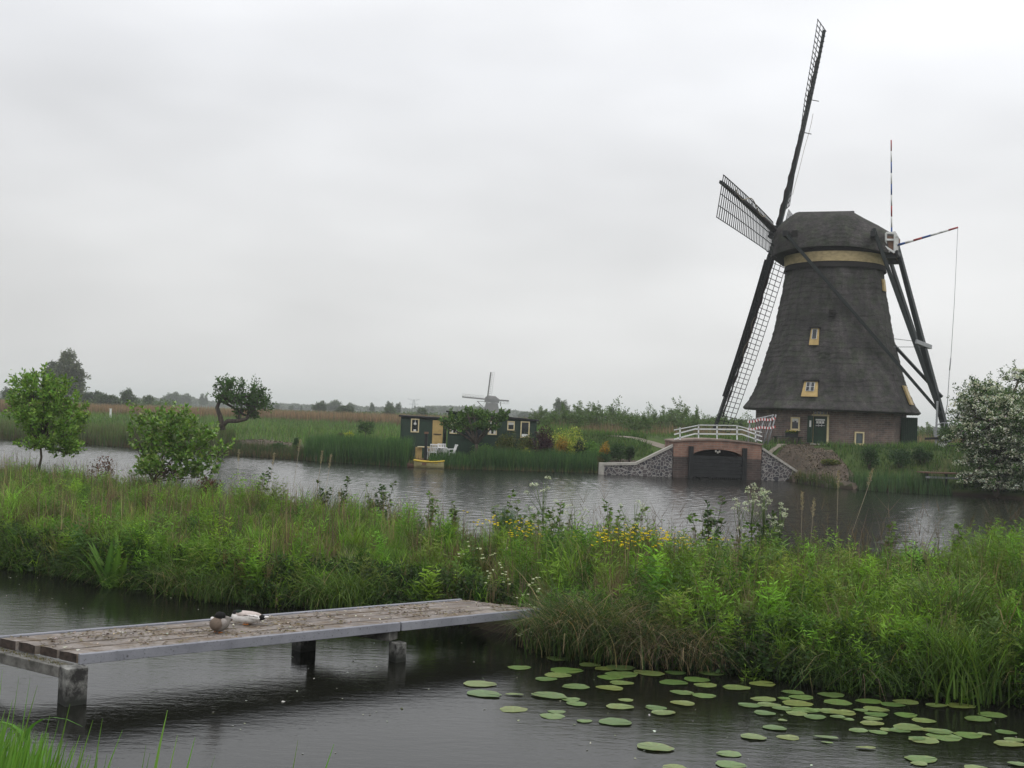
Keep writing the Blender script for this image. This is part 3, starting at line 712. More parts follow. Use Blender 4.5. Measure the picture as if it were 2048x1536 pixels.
g = MB()
for k in range(6): g.box((0, -.12, 1.24 - .21 * k), (2 * ow - .1, .09, .195))
for k in range(26): g.box((-ow + .1 + (2 * ow - .2) * k / 25, -.1, -.2), (.05, .07, .9))
gate = g.build('gate', M['tar'], bridge)
for x_ in (-ow - .02, ow + .02): g = MB(); g.box((x_, -.14, .88), (.26, .26, 1.95)); g.build('gate_post', M['tar'], bridge)
g = MB()
for (x, z) in ((-.1, 1.62), (.12, 1.6), (.02, 1.55)): g.box((x, -.02, z), (.09, .03, .12))
g.build('date_stone', M['stone_cap'], bridge)
# railing
g = MB(); rx = [X_(p_, 900).x - xm for p_ in (1349, 1389, 1484, 1524)]; 
def rpx(px, py): v = at(px, py, BY - .05); return Vector((v.x - xm, -.05, v.z))
for pts, th in (([(1348, 869), (1390, 858), (1484, 859), (1524, 873)], .075), ([(1348, 878.5), (1390, 867.5), (1484, 868.5), (1524, 882.5)], .075), ([(1348, 860), (1400, 850), (1473, 851), (1524, 865)], .05)):
    for a, c in zip(pts, pts[1:]): g.beam(rpx(*a), rpx(*c), .06, th)
for px, y0, y1 in ((1360, 855, 880), (1397, 849, 876), (1434, 849, 878), (1474, 850, 879), (1511, 860, 883)): g.beam(rpx(px, y1), rpx(px, y0), .06, .07)
g.build('railing', M['white'], bridge)
# wing walls: boulder masonry with pale coping, each a thing
def wing(name, top, base, label):
    pts = [at(px, py, BY + .12) for px, py in top]; x0 = pts[0].x
    rootp = Vector((pts[0].x, BY + .12, 0)); poly = [(p_.x - rootp.x, 0, p_.z) for p_ in pts]
    poly2 = poly + [(poly[-1][0], 0, -.6), (poly[0][0], 0, -.6)]
    o = empty(name, rootp, label, 'wall')
    g = MB(); g.prism(poly2, (0, .45, 0)); g.build('masonry', M['boulder'], o)
    g = MB()
    for a, c in zip(poly, poly[1:]):
        g.prism([(a[0], -.07, a[2]), (c[0], -.07, c[2]), (c[0], -.07, c[2] + .15), (a[0], -.07, a[2] + .15)], (0, .6, 0))
    e_ = poly[-1]; g.prism([(e_[0], -.075, -.5), (e_[0] + (.28 if e_[0] > 0 else -.28), -.075, -.5), (e_[0] + (.28 if e_[0] > 0 else -.28), -.075, e_[2] + .15), (e_[0], -.075, e_[2] + .15)], (0, .62, 0))
    g.build('coping', M['stone_cap'], o)
wing('wing_wall', [(1346, 894), (1272, 930), (1208, 931)], 0, 'boulder wing wall left of the bridge with long low end')
wing('wing_wall', [(1524, 899), (1602, 951)], 0, 'boulder wing wall right of the bridge sloping steeply to the water')
# gravel track on the dyke
def strip(name, pts, w_, m_, dz=.03):
    vs = []; 
    P = []
    for a, c in zip(pts, pts[1:]):
        for k in range(8): P.append(np.array(a) + (np.array(c) - np.array(a)) * k / 8)
    P.append(np.array(pts[-1]))
    for i, p_ in enumerate(P):
        d = P[min(i + 1, len(P) - 1)] - P[max(i - 1, 0)]; d = d / np.linalg.norm(d); n_ = np.array([-d[1], d[0]])
        for s1 in (-.5, 0, .5): q = p_ + n_ * s1 * w_; vs.append((q[0], q[1], hz(q[0], q[1]) + dz))
    fs = [[3 * i + j, 3 * i + j + 1, 3 * i + j + 4, 3 * i + j + 3] for i in range(len(P) - 1) for j in range(2)]
    tag(link(name, meshnp(name, vs, [np.array(fs)], m_)), kind='structure')
strip('track', [(1.5, 77.6), (5.0, 76.6), (8.2, 75.2), (10.5, 73.2), (12.5, 70.8), (17, 69.6), (21, 69.3), (27, 69.3), (34, 70)], .8, M['path'])
# construction fence with warning tape beside the bridge
fx = at(1540, 880, 68.)
fen = empty('construction_fence', (fx.x, 68., hz(fx.x, 68.)), 'leaning steel mesh fence panels hung with red and white warning tape', 'fence')
fz = hz(fx.x, 68.)
def FP(px, py, Y=68.): v = at(px, py, Y); return Vector((v.x - fx.x, Y - 68., v.z - fz))
g = MB()
for a, c in (((1497, 841), (1548, 830)), ((1552, 829), (1535, 889)), ((1546, 829), (1526, 889)), ((1500, 841), (1496, 889)), ((1530, 834), (1512, 889))): g.tube([FP(*a), FP(*c)], .045, 6)
for k in range(12):
    x = 1500 + 4 * k; g.tube([FP(x, 842 - k * .9), FP(x - 10, 889)], .012, 4)
g.build('panel_frame', M['steel'], fen)
for (y0, y1) in ((843, 837), (858, 854)):
    g = MB(); n = 20
    for k in range(n):
        g.mi = k % 2; x0 = 1495 + 56 * k / n; x1 = 1495 + 56 * (k + 1) / n; a = y0 + (y1 - y0) * k / n + 1.2 * math.sin(k * .5); c = y0 + (y1 - y0) * (k + 1) / n + 1.2 * math.sin((k + 1) * .5)
        g.beam(FP(x0, a, 67.9), FP(x1, c, 67.9), .012, .15)
    g.build('warning_tape', [M['white'], M['red']], fen)
# bench with flower box under the mill window
q = wp(-15, -1.35, 2.15, .55); q = Vector((q.x + MC[0], q.y + MC[1], hz(q.x + MC[0], q.y + MC[1])))
bn = empty('bench', q, 'low dark garden bench with a flower box against the mill wall', 'bench', rz=-math.atan2(MC[0], MC[1]) - R(15))
g = MB(); g.box((0, 0, .45), (1.9, .4, .05)); g.build('seat', M['tar'], bn)
for sx in (-.8, .8): g = MB(); g.box((sx, 0, .215), (.07, .36, .42)); g.build('leg', M['tar'], bn)
fb = empty('flower_box', q + Vector((.25, .05, .475)), 'dark flower box with yellow flowers on the mill bench', 'planter')
g = MB(); g.box((0, 0, .11), (.8, .22, .22)); g.build('box', M['tar'], fb)
# ================================================================== foliage generators
def rnd(n, a=0., b=1.): return a + (b - a) * rng.random(n)
def pal(cols, n, var=.25, wts=None):
    cols = np.array(cols, float); k = rng.choice(len(cols), n, p=wts); c = cols[k]
    return c * np.exp(rng.normal(0, var, (n, 1))) * np.exp(rng.normal(0, .06, (n, 3)))
class VG:
    """accumulates quads with colours"""
    def __init__(s): s.V = []; s.F = []; s.C = []; s.n = 0
    def put(s, V, F, C): s.V.append(V); s.F.append(F + s.n); s.C.append(C); s.n += len(V)
    def blades(s, P, h, w_, lean, head, col, segs=3, face=None, droop=0.):
        """P (n,3) roots; h height; lean horizontal reach as a share of h; head heading; droop pulls tips down"""
        n = len(P); h = np.broadcast_to(h, n); w_ = np.broadcast_to(w_, n); lean = np.broadcast_to(lean, n); droop = np.broadcast_to(droop, n)
        fa = rnd(n, 0, math.pi) if face is None else face
        dx, dy = np.cos(head), np.sin(head); sx, sy = np.cos(fa), np.sin(fa)
        vs = []
        for i in range(segs + 1):
            t = i / segs; r_ = lean * h * t ** 1.8; z = h * (t - droop * t ** 3); ww = w_ * (1 - t ** 1.6) * .5 + w_ * .04
            c = np.stack([P[:, 0] + dx * r_, P[:, 1] + dy * r_, P[:, 2] + z], 1); sd = np.stack([sx * ww, sy * ww, 0 * ww], 1)
            vs += [c - sd, c + sd]
        V = np.stack(vs, 1).reshape(-1, 3); k = 2 * (segs + 1)
        b = np.arange(n)[:, None] * k
        F = np.concatenate([b + np.array([[2 * i, 2 * i + 1, 2 * i + 3, 2 * i + 2]]) for i in range(segs)], 0)
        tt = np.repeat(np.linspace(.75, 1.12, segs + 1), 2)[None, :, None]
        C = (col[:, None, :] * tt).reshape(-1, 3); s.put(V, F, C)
    def leaves(s, P, D, ln, wd, col, up=.3, fold=.15):
        """diamond leaves at P along unit D"""
        n = len(P); ln = np.broadcast_to(ln, n)[:, None]; wd = np.broadcast_to(wd, n)[:, None]
        r_ = rng.normal(0, 1, (n, 3)); r_[:, 2] *= up
        S = np.cross(D, r_); S /= np.linalg.norm(S, axis=1, keepdims=True) + 1e-6; Nn = np.cross(S, D)
        v0 = P; v1 = P + D * ln * .45 + S * wd * .5 + Nn * wd * fold; v2 = P + D * ln - Nn * ln * .12; v3 = P + D * ln * .45 - S * wd * .5 + Nn * wd * fold
        V = np.stack([v0, v1, v2, v3], 1).reshape(-1, 3); F = np.arange(n)[:, None] * 4 + np.array([[0, 1, 2, 3]])
        s.put(V, F, np.repeat(col, 4, 0))
    def mesh(s, name, m_=None, smooth=False):
        return meshnp(name, np.concatenate(s.V), [np.concatenate(s.F)], m_ or M['leaf'], col=np.clip(np.concatenate(s.C), 0, 1), smooth=smooth)
def unit(n, zlo=-1, zhi=1):
    z = rnd(n, zlo, zhi); a = rnd(n, 0, 2 * math.pi); r_ = np.sqrt(1 - z * z); return np.stack([r_ * np.cos(a), r_ * np.sin(a), z], 1)
G_BR = (.105, .185, .032); G_MD = (.070, .125, .027); G_DK = (.032, .066, .018); G_OL = (.115, .12, .045); G_BL = (.045, .12, .045); STRAW = (.30, .24, .14); DEAD = (.13, .095, .07); G_YE = (.15, .23, .035)
# ------------------------------------------------------------------ the grassy strip between the canals
def strip_pts(n, x0, x1, d0=.02, d1=99, bias=1.):
    out = []; tot = 0
    while tot < n:
        m_ = int((n - tot) * 2.5) + 100; y = 12 + (43 - 12) * rng.random(m_) ** bias; x = rnd(m_, x0, x1)
        a, c = yn(x), yf(x); ok = (y > a + d0) & (y < c - .05) & (y < a + d1) & (np.abs(x) < y * .56 + 3.5)
        # deck end stays clear
        ok &= ~((x > -1.1) & (x < .75) & (y < 17.0 - (x + .2) * .25) & (y > 12))
        out.append(np.stack([x[ok], y[ok]], 1)); tot += ok.sum()
    q = np.concatenate(out)[:n]; return np.column_stack([q, hgt(q[:, 0], q[:, 1])])
g = VG()
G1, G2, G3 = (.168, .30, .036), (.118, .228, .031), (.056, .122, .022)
P = strip_pts(84000, -24, 16, bias=1.25); n = len(P); dn = P[:, 1] - yn(P[:, 0])
pa = vn(P[:, 0], P[:, 1], .45, 1); pb = vn(P[:, 0], P[:, 1], .9, 2); pc = vn(P[:, 0], P[:, 1], 2.3, 3)
isb = rng.random(n) < np.clip((pa - .4) * .9 + np.where(P[:, 0] < -1, .06, 0), .03, .35)
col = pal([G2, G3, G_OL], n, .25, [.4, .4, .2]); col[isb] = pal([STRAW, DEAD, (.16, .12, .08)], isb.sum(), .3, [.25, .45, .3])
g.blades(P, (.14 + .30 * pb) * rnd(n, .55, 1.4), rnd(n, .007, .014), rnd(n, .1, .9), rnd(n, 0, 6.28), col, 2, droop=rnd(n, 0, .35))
# clumps: each has its own height, tint and habit, so the top of the bank stays ragged
HB = VG()
def clump_field(cnt, x0, x1, wts, hmul, bias=1.15, d0=.02, d1=99):
    """wts: fine tuft, broad tuft, leafy stems, dead tuft"""
    T = strip_pts(cnt, x0, x1, d0, d1, bias); kind = rng.choice(4, cnt, p=wts)
    lowf = .55 + .75 * vn(T[:, 0], T[:, 1], .55, 12)
    for kk, nb_ in ((0, 62), (1, 26), (3, 30)):
        S = T[kind == kk]; m_ = len(S)
        if not m_: continue
        P = np.repeat(S, nb_, 0); n = len(P); P[:, :2] += rng.normal(0, .07 if kk == 0 else .05, (n, 2))
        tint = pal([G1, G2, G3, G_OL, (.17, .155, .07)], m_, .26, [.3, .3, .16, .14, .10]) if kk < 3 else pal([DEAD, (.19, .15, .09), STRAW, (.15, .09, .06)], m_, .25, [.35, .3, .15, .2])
        hb_ = np.repeat(rnd(m_, .38, 1.0) * lowf[kind == kk] * hmul, nb_) * (1.15 if kk == 3 else 1); w_ = {0: (.007, .013), 1: (.016, .030), 3: (.005, .010)}[kk]
        ln_ = {0: (.1, .85), 1: (.1, .6), 3: (.0, .35)}[kk]
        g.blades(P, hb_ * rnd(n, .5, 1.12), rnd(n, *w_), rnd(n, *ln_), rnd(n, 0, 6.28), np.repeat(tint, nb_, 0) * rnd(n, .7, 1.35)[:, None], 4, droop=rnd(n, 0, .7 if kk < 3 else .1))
    S = T[kind == 2]; m_ = len(S); P = np.repeat(S, 9, 0); P[:, :2] += rng.normal(0, .10, (len(P), 2)); n = len(P)
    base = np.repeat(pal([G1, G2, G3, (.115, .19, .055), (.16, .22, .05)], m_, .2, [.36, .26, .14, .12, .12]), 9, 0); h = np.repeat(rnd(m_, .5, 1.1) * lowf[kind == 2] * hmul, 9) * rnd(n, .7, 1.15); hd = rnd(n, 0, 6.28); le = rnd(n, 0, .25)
    HB.blades(P, h, .012, le, hd, base * .7, 2); ls = np.repeat(rnd(m_, .75, 1.35), 9); nl = 15
    for k in range(nl):
        t = .15 + .85 * (k + rnd(n)) / nl; q = P + np.stack([np.cos(hd) * le * h * t ** 1.8, np.sin(hd) * le * h * t ** 1.8, h * t * .97], 1)
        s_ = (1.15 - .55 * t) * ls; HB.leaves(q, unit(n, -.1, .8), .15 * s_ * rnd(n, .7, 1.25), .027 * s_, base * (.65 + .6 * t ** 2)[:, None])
clump_field(2450, -24, .3, [.58, .23, .11, .08], .92)
clump_field(2250, 0, 16, [.40, .28, .23, .09], 1.05)
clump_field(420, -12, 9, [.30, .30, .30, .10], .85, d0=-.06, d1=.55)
# ragged taller growth along the far edge
clump_field(400, 1.0, 9.5, [.44, .24, .22, .10], 1.12, bias=.6, d0=3.2)
x = rnd(340, -17, 11); T = np.stack([x, yf(x) - rnd(340, .1, 1.3), 0 * x], 1); T[:, 2] = hgt(T[:, 0], T[:, 1])
for nb_, sel in ((40, slice(0, 200)), (20, slice(200, 340))):
    S = T[sel]; m_ = len(S); P = np.repeat(S, nb_, 0); n = len(P); P[:, :2] += rng.normal(0, .08, (n, 2)); tint = np.repeat(pal([G1, G2, G3, G_OL, DEAD], m_, .25, [.25, .25, .2, .15, .15]), nb_, 0)
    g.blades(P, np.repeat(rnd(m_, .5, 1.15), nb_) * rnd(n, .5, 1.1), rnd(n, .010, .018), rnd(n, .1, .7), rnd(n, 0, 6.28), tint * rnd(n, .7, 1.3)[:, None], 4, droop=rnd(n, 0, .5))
tag(link('grass', g.mesh('grass')), kind='stuff')
g = HB
def herbs(P, h, nl, ln, wd, cols, elev=(.0, .8), stemc=(.07, .13, .03), wt=None, var=.2, topy=1.25):
    n = len(P); h = np.broadcast_to(h, n); base = pal(cols, n, var, wt); hd = rnd(n, 0, 6.28); le = rnd(n, 0, .22)
    g.blades(P, h, .012, le, hd, base * .7, 2)
    for k in range(nl):
        t = .18 + .82 * (k + rnd(n)) / nl; q = P + np.stack([np.cos(hd) * le * h * t ** 1.8, np.sin(hd) * le * h * t ** 1.8, h * t * .97], 1)
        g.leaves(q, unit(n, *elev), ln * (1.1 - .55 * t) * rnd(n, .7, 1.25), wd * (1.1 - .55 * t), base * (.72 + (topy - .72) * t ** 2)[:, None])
# low broad leaves along the waterline, colours darkened to carry the bank's shade
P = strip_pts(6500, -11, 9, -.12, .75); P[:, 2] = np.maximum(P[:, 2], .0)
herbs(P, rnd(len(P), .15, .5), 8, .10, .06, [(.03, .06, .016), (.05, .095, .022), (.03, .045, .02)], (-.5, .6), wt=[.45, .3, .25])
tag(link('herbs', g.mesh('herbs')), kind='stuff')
# overhanging sedge fringe along both edges, straw coloured dead blades mixed in
g = VG()
xe = rnd(2000, -14, 13); 
for kk in range(11):
    n = len(xe); q = np.stack([xe + rng.normal(0, .07, n), yn(xe) + .12 + rng.normal(0, .10, n), np.full(n, 0.)], 1); q[:, 2] = np.maximum(hgt(q[:, 0], q[:, 1]), .03)
    st = (np.exp(-((xe - 1.9) / 1.3) ** 2) > .3) & (rng.random(n) < .3) | (rng.random(n) < .06)
    ok = ~((xe > -1.3) & (xe < .7)) & (rng.random(n) < np.clip(vn(xe, 0 * xe, 1.3, 9) * 2.2 - .45, .08, 1)); q = q[ok]; s2 = st[ok]; n = len(q)
    col = pal([G_MD, G_DK, G_BR], n, .25, [.4, .35, .25]); col[s2] = pal([STRAW, DEAD], s2.sum(), .3, [.55, .45])
    big = .55 + .75 * vn(q[:, 0], 0 * q[:, 0], .7, 6)
    g.blades(q, rnd(n, .30, .75) * big, rnd(n, .008, .015), rnd(n, .3, 1.5), rng.normal(-math.pi / 2, 1.0, n), col, 4, droop=rnd(n, .2, 1.1))
tag(link('sedge_fringe', g.mesh('sedge_fringe')), kind='stuff')
# dead stalks sticking up
g = VG()
P = strip_pts(2000, -18, 11, .3); k = (vn(P[:, 0], P[:, 1], .5, 11) > .5); P = P[k]; n = len(P)
hh = rnd(n, .5, 1.15)
for j in range(2): g.blades(P, hh, .010 + P[:, 1] * .0002, rnd(n, 0, .25) if j == 0 else 0.05, rnd(n, 0, 6.28), pal([DEAD, (.17, .12, .09), STRAW], n, .25, [.4, .35, .25]), 2)
for j in range(3):   # side twigs
    q = P + np.stack([0 * hh, 0 * hh, hh * rnd(n, .55, .9)], 1); g.blades(q, hh * .25, .006, rnd(n, .3, 1.1), rnd(n, 0, 6.28), pal([DEAD], n, .2), 1)
# taller thin ones on the far edge in front of the water
for x0, x1, cnt, hmin, hmax in ((1, 4.6, 46, .9, 1.5), (5.5, 10.5, 60, .8, 1.7), (-16, -6, 60, .6, 1.1)):
    x = rnd(cnt, x0, x1); q = np.stack([x, yf(x) - rnd(cnt, .1, .8), 0 * x], 1); q[:, 2] = hgt(q[:, 0], q[:, 1]); hh = rnd(cnt, hmin, hmax)
    g.blades(q, hh, .014, rnd(cnt, 0, .35), rnd(cnt, 0, 6.28), pal([DEAD, (.15, .11, .09)], cnt, .2), 3)
    for j in range(7): 
        q2 = q + np.stack([0 * hh, 0 * hh, hh * rnd(cnt, .45, .95)], 1); g.blades(q2, hh * .18, .010, rnd(cnt, .2, 1.), rnd(cnt, 0, 6.28), pal([DEAD], cnt, .2), 1)
tag(link('dead_stalks', g.mesh('dead_stalks')), kind='stuff')
# slender green rushes on the far edge, left part
g = VG(); x = rnd(2600, -11, 1.5); q = np.stack([x, yf(x) - rnd(2600, -.15, .5), 0 * x], 1); q[:, 2] = np.maximum(hgt(q[:, 0], q[:, 1]), 0); k = vn(x, 0 * x, 1.1, 2) > .35; q = q[k]
g.blades(q, rnd(len(q), .6, 1.25), .014, rnd(len(q), .1, .6), rng.normal(.2, .7, len(q)), pal([(.03, .07, .03), (.04, .09, .05)], len(q), .2), 3, droop=.1)
tag(link('rushes', g.mesh('rushes')), kind='stuff')
# buttercups and small white flowers
def flowers(name, P, size, col, per=3, kind='stuff'):
    g = VG(); n = len(P)
    g.blades(P, P[:, 3] if P.shape[1] > 3 else .6, .006, .1, rnd(n, 0, 6.28), pal([G_MD], n), 2) if 0 else None
    hh = rnd(n, .62, .86)
    g.blades(P, hh, .007, 0., rnd(n, 0, 6.28), pal([G_MD], n, .1), 1)
    for k in range(per):
        q = P + np.stack([rng.normal(0, .035, n), rng.normal(0, .035, n), hh + rng.normal(0, .03, n)], 1)
        for j in range(5):
            a = 2 * math.pi * j / 5 + rng.random(); D = np.tile([math.cos(a) * .9, math.sin(a) * .9, .42], (n, 1)); g.leaves(q, D, size, size * .9, np.tile(col, (n, 1)), up=4)
    tag(link(name, g.mesh(name, M['petal'])), kind=kind)
P = []
for cx, cy, rx, ry, n_ in ((1045, 1048, 60, 10, 26), (1270, 1072, 90, 10, 60), (1330, 1062, 70, 8, 30), (1440, 1058, 60, 8, 12), (960, 1040, 30, 6, 6), (1240, 1085, 40, 8, 12)):
    for _ in range(n_):
        px = cx + random.gauss(0, rx * .5); py = cy + random.gauss(0, ry * .7); v = gz(px, py, 1.28); x, y = v.x, min(v.y, float(yf(v.x)) - .3); P.append((x, y, hz(x, y)))
flowers('buttercups', np.array(P), .032, (.80, .62, .02), 2)
P = []
for cx, cy in ((935, 1165), (1010, 1140), (960, 1110), (975, 1120), (985, 1130), (1045, 1155), (1070, 1160), (900, 1160), (930, 1140), (1005, 1098), (925, 1100), (1060, 1148), (950, 1150), (1075, 1150), (870, 1150)):
    for _ in range(2):
        v = gz(cx + random.gauss(0, 6), cy + random.gauss(0, 4), .95); P.append((v.x, v.y, hz(v.x, v.y) - .25))
flowers('white_dead_nettle', np.array(P), .028, (.66, .70, .50), 3)
# ------------------------------------------------------------------ single plants
def plant_root(name, x, y, label, cat, group=None, z=None): return empty(name, (x, y, hz(x, y) if z is None else z), label, cat, group)
def foliage_child(name, g, root, m_=None): return link(name, g.mesh(name, m_), root)
def loc(px, py, z): v = gz(px, py, z); return v.x, v.y
# drooping sedge tussocks at the waterline
def tussock(px, pbase, n, h, cols, wts, label, wd=.011, lo=.3, hi=1.6, droop=.9, name='sedge_tussock', spread=.22):
    v = gz(px, pbase, .15); x = v.x; y = max(v.y, float(yn(x)) + .02); rt = plant_root(name, x, y, label, 'plant', z=max(.02, hz(x, y)))
    g = VG(); q = np.stack([rng.normal(0, spread, n), rng.normal(0, spread * .7, n), rnd(n, -.05, .1)], 1)
    g.blades(q, h * rnd(n, .55, 1.1), wd * rnd(n, .7, 1.3), rnd(n, lo, hi), rnd(n, 0, 2 * math.pi), pal(cols, n, .25, wts), 6, droop=rnd(n, .15, droop))
    foliage_child('blades', g, rt)
tussock(1180, 1300, 3200, 1.15, [G_MD, G_DK, STRAW, G_OL], [.38, .3, .17, .15], 'big drooping sedge tussock just right of the jetty end', spread=.32, lo=.3, hi=1.2)
tussock(1290, 1325, 1900, 1.0, [G_DK, G_MD, STRAW, DEAD], [.3, .3, .25, .15], 'straw streaked sedge tussock hanging over the lily pads', spread=.3)
tussock(1395, 1340, 1100, .85, [G_DK, STRAW, DEAD], [.45, .35, .2], 'mostly dead brown sedge tussock at the waterline above the lily pads', spread=.28)
tussock(700, 1205, 900, .9, [G_BR, G_MD, G_YE], [.5, .35, .15], 'bright green grass tussock behind the middle of the jetty', hi=1.1, wd=.013)
tussock(640, 1210, 600, .8, [G_BR, G_MD, STRAW], [.5, .4, .1], 'bright green grass tussock behind the jetty, left of a larger one', hi=1.2)
tussock(350, 1185, 700, .8, [G_BR, G_MD, STRAW], [.4, .4, .2], 'arching green sedge tussock right of the sword-leaved dock', hi=1.3)
tussock(430, 1195, 600, .7, [G_BR, G_MD, G_OL], [.4, .4, .2], 'arching olive sedge tussock at the waterline behind the ducks', hi=1.3)
tussock(1960, 1400, 420, 1.15, [G_BR, G_MD], [.6, .4], 'tall fresh green sedge tussock at the water in the right corner', wd=.018, hi=.6, droop=.35)
tussock(1890, 1330, 420, 1.25, [G_BR, G_MD, G_OL], [.4, .4, .2], 'tall arching sedge tussock growing up the bank on the right', wd=.018, hi=.7, droop=.4)
tussock(1010, 1075, 500, .95, [(.03, .09, .025), (.045, .12, .03)], [.5, .5], 'dark green upright grass clump standing among the buttercups', wd=.011, lo=.0, hi=.3, droop=.1, name='grass_clump', spread=.13)
# dock with sword-like leaves
x, y = loc(232, 1160, .1); y = float(yn(x)) - .02
rt = plant_root('water_dock', x, y, 'clump of broad upright sword shaped yellow green leaves at the waterline', 'plant')
g = VG()
for k in range(26):
    a = random.uniform(0, 6.28); le = random.uniform(.05, .75); h_ = random.uniform(.7, 1.22) * (1.05 - .3 * le); w_ = random.uniform(.09, .14); px_ = random.gauss(0, .1); py_ = random.gauss(0, .08)
    c0 = np.array(random.choice([(.085, .17, .03), (.11, .20, .04), (.06, .13, .025)])); fa = a + math.pi / 2; vs = []; sg = 6
    for i in range(sg + 1):
        t = i / sg; r_ = le * h_ * t ** 1.6; ww = w_ * (math.sin(math.pi * min(1, .12 + .88 * t)) ** .8 if t < 1 else 0) * .6 + .004
        c = np.array([px_ + math.cos(a) * r_, py_ + math.sin(a) * r_, h_ * t]); sd = np.array([math.cos(fa), math.sin(fa), 0]) * ww
        vs += [c - sd + [0, 0, .012], c, c + sd + [0, 0, .012]]
    F = np.array([[3 * i + j, 3 * i + j + 1, 3 * i + j + 4, 3 * i + j + 3] for i in range(sg) for j in (0, 1)]); cc = np.tile(c0, (len(vs), 1)); cc[1::3] *= 1.5; g.put(np.array(vs), F, cc)
foliage_child('leaves', g, rt)
# broad leaved sprigs along the skyline of the strip
def sprig(px, py, label, dark=False, hgt_=None, group='leafy sprigs on the far edge of the strip'):
    v = gz(px, py, 1.5); x = v.x; y = float(yf(x)) - .35; z0 = hz(x, y)
    d = ray(px, py); top = EYE + d[2] * y / d[1]; h_ = max(.45, top - z0)
    rt = plant_root('leafy_sprig', x, y, label, 'plant', group); g = VG(); mb = MB()
    ns = 4
    for k in range(ns):
        a = random.uniform(0, 6.28); le = random.uniform(.05, .3); hk = h_ * random.uniform(.65, 1) if k else h_
        pts = [(math.cos(a) * le * hk * (t / 5) ** 1.5, math.sin(a) * le * hk * (t / 5) ** 1.5, hk * t / 5) for t in range(6)]
        mb.tube(pts, [.011 * (1 - t / 7) for t in range(6)], 5)
        m_ = 26; t = rnd(m_, .3, 1) ** .8; q = np.stack([np.cos(a) * le * hk * t ** 1.5, np.sin(a) * le * hk * t ** 1.5, hk * t], 1)
        g.leaves(q, unit(m_, -.3, .6), rnd(m_, .08, .15), rnd(m_, .05, .085), pal([G_DK, (.045, .09, .025), (.08, .12, .04)] if dark else [G_MD, G_BR, (.16, .2, .12)], m_, .2), up=1.5)
    foliage_child('leaves', g, rt); mb.build('stem', M['bark'], rt)
sp = [(548, 938, 'dark sprig right of the round-leaved willow shrub', 1), (638, 958, 'dark leafy sprig below the reed bed', 1), (702, 955, 'second dark sprig left of the yellow boat', 1), (749, 970, 'small sprig between two darker ones', 0),
      (790, 962, 'tall dark sprig left below the yellow boat', 1), (863, 980, 'bushy sprig below the yellow boat', 0), (905, 1005, 'low pale sprig below the cabin tree', 0), (1005, 985, 'upright sprig standing alone in front of the water', 0), (1045, 998, 'low sprig left of the cow parsley', 0),
      (1110, 1000, 'broad sprig under the tall cow parsley', 0), (1206, 1003, 'broad leaved sprig below the left wing wall', 0), (1240, 1012, 'small sprig under the left wing wall', 0), (1325, 985, 'tall broad leaved sprig below the left wing wall end', 1), (1368, 1015, 'spreading sprig below the bridge pier', 0),
      (1473, 1015, 'dark sprig below the black gate', 1), (1535, 1030, 'sprig under the white umbels', 1), (1920, 1045, 'leafy sprig near the right edge below the hawthorn', 0), (2010, 1050, 'dark leafy sprig at the right edge', 1), (1780, 1045, 'pale sprig below the landing stage', 0)]
for a, b_, l_, d_ in sp: sprig(a, b_, l_, bool(d_))
# cow parsley
def cow_parsley(px, py, label, n_umb=9, spread=.35):
    heads = []
    v = gz(px, py, 1.9); x = v.x; y = float(yf(x)) - .45; z0 = hz(x, y); d = ray(px, py); h_ = EYE + d[2] * y / d[1] - z0
    x = d[0] / d[1] * y
    rt = plant_root('cow_parsley', x, y, label, 'plant', 'white cow parsley on the strip'); mb = MB(); g = VG()
    mb.tube([(0, 0, 0), (.02, .01, h_ * .5), (0, 0, h_ * .92)], [.012, .009, .005], 5)
    for k in range(n_umb):
        a = random.uniform(0, 6.28); r_ = spread * random.uniform(.1, 1); zt = h_ * (1 - .45 * (r_ / spread) * random.uniform(.3, 1)); b0 = Vector((0, 0, zt * random.uniform(.5, .75)))
        tp = Vector((math.cos(a) * r_, math.sin(a) * r_, zt)); mb.tube([b0, b0.lerp(tp, .5) + Vector((0, 0, -.02)), tp], [.006, .005, .003], 4)
        m_ = 34; rr_ = np.sqrt(rnd(m_)) * .055; aa = rnd(m_, 0, 6.28); q = np.stack([tp.x + rr_ * np.cos(aa), tp.y + rr_ * np.sin(aa), tp.z + .04 - rr_ * .8 + rnd(m_, -.02, .02)], 1)
        g.leaves(q, unit(m_, -.2, .9), .022, .018, pal([(.62, .66, .52), (.7, .72, .62), (.4, .48, .3)], m_, .08), up=4); heads.append(g); g = VG()
    lf = VG(); m_ = 26; q = np.stack([rng.normal(0, .08, m_), rng.normal(0, .08, m_), h_ * rnd(m_, .1, .6)], 1); lf.leaves(q, unit(m_, -.2, .6), .13, .06, pal([G_BR, G_MD], m_, .2))
    for hd_ in heads: foliage_child('flower_head', hd_, rt, M['petal'])
    foliage_child('leaves', lf, rt); mb.build('stem', mat_stem, rt)
mat_stem = mat('green_stem', (.10, .15, .05), (.07, .10, .035), 8, .8, 0)
for a in ((1088, 950, 'tallest cow parsley left of the wing wall, reaching over the water', 9, .45), (1505, 962, 'full white cow parsley under the black gate', 15, .34), (1530, 975, 'cow parsley crowding a taller one below the gate', 12, .3),
          (1480, 995, 'short cow parsley left of the two full ones', 7, .28), (1560, 1005, 'cow parsley right of the two full ones', 8, .25), (1545, 1030, 'low cow parsley below the full ones', 6, .2), (1150, 1000, 'low cow parsley between tallest one and the wing wall', 6, .4), (1270, 995, 'low sparse cow parsley below the flat end of the wing wall', 5, .4),
          (1060, 1005, 'low cow parsley at the left end of the row', 5, .3)): cow_parsley(*a)
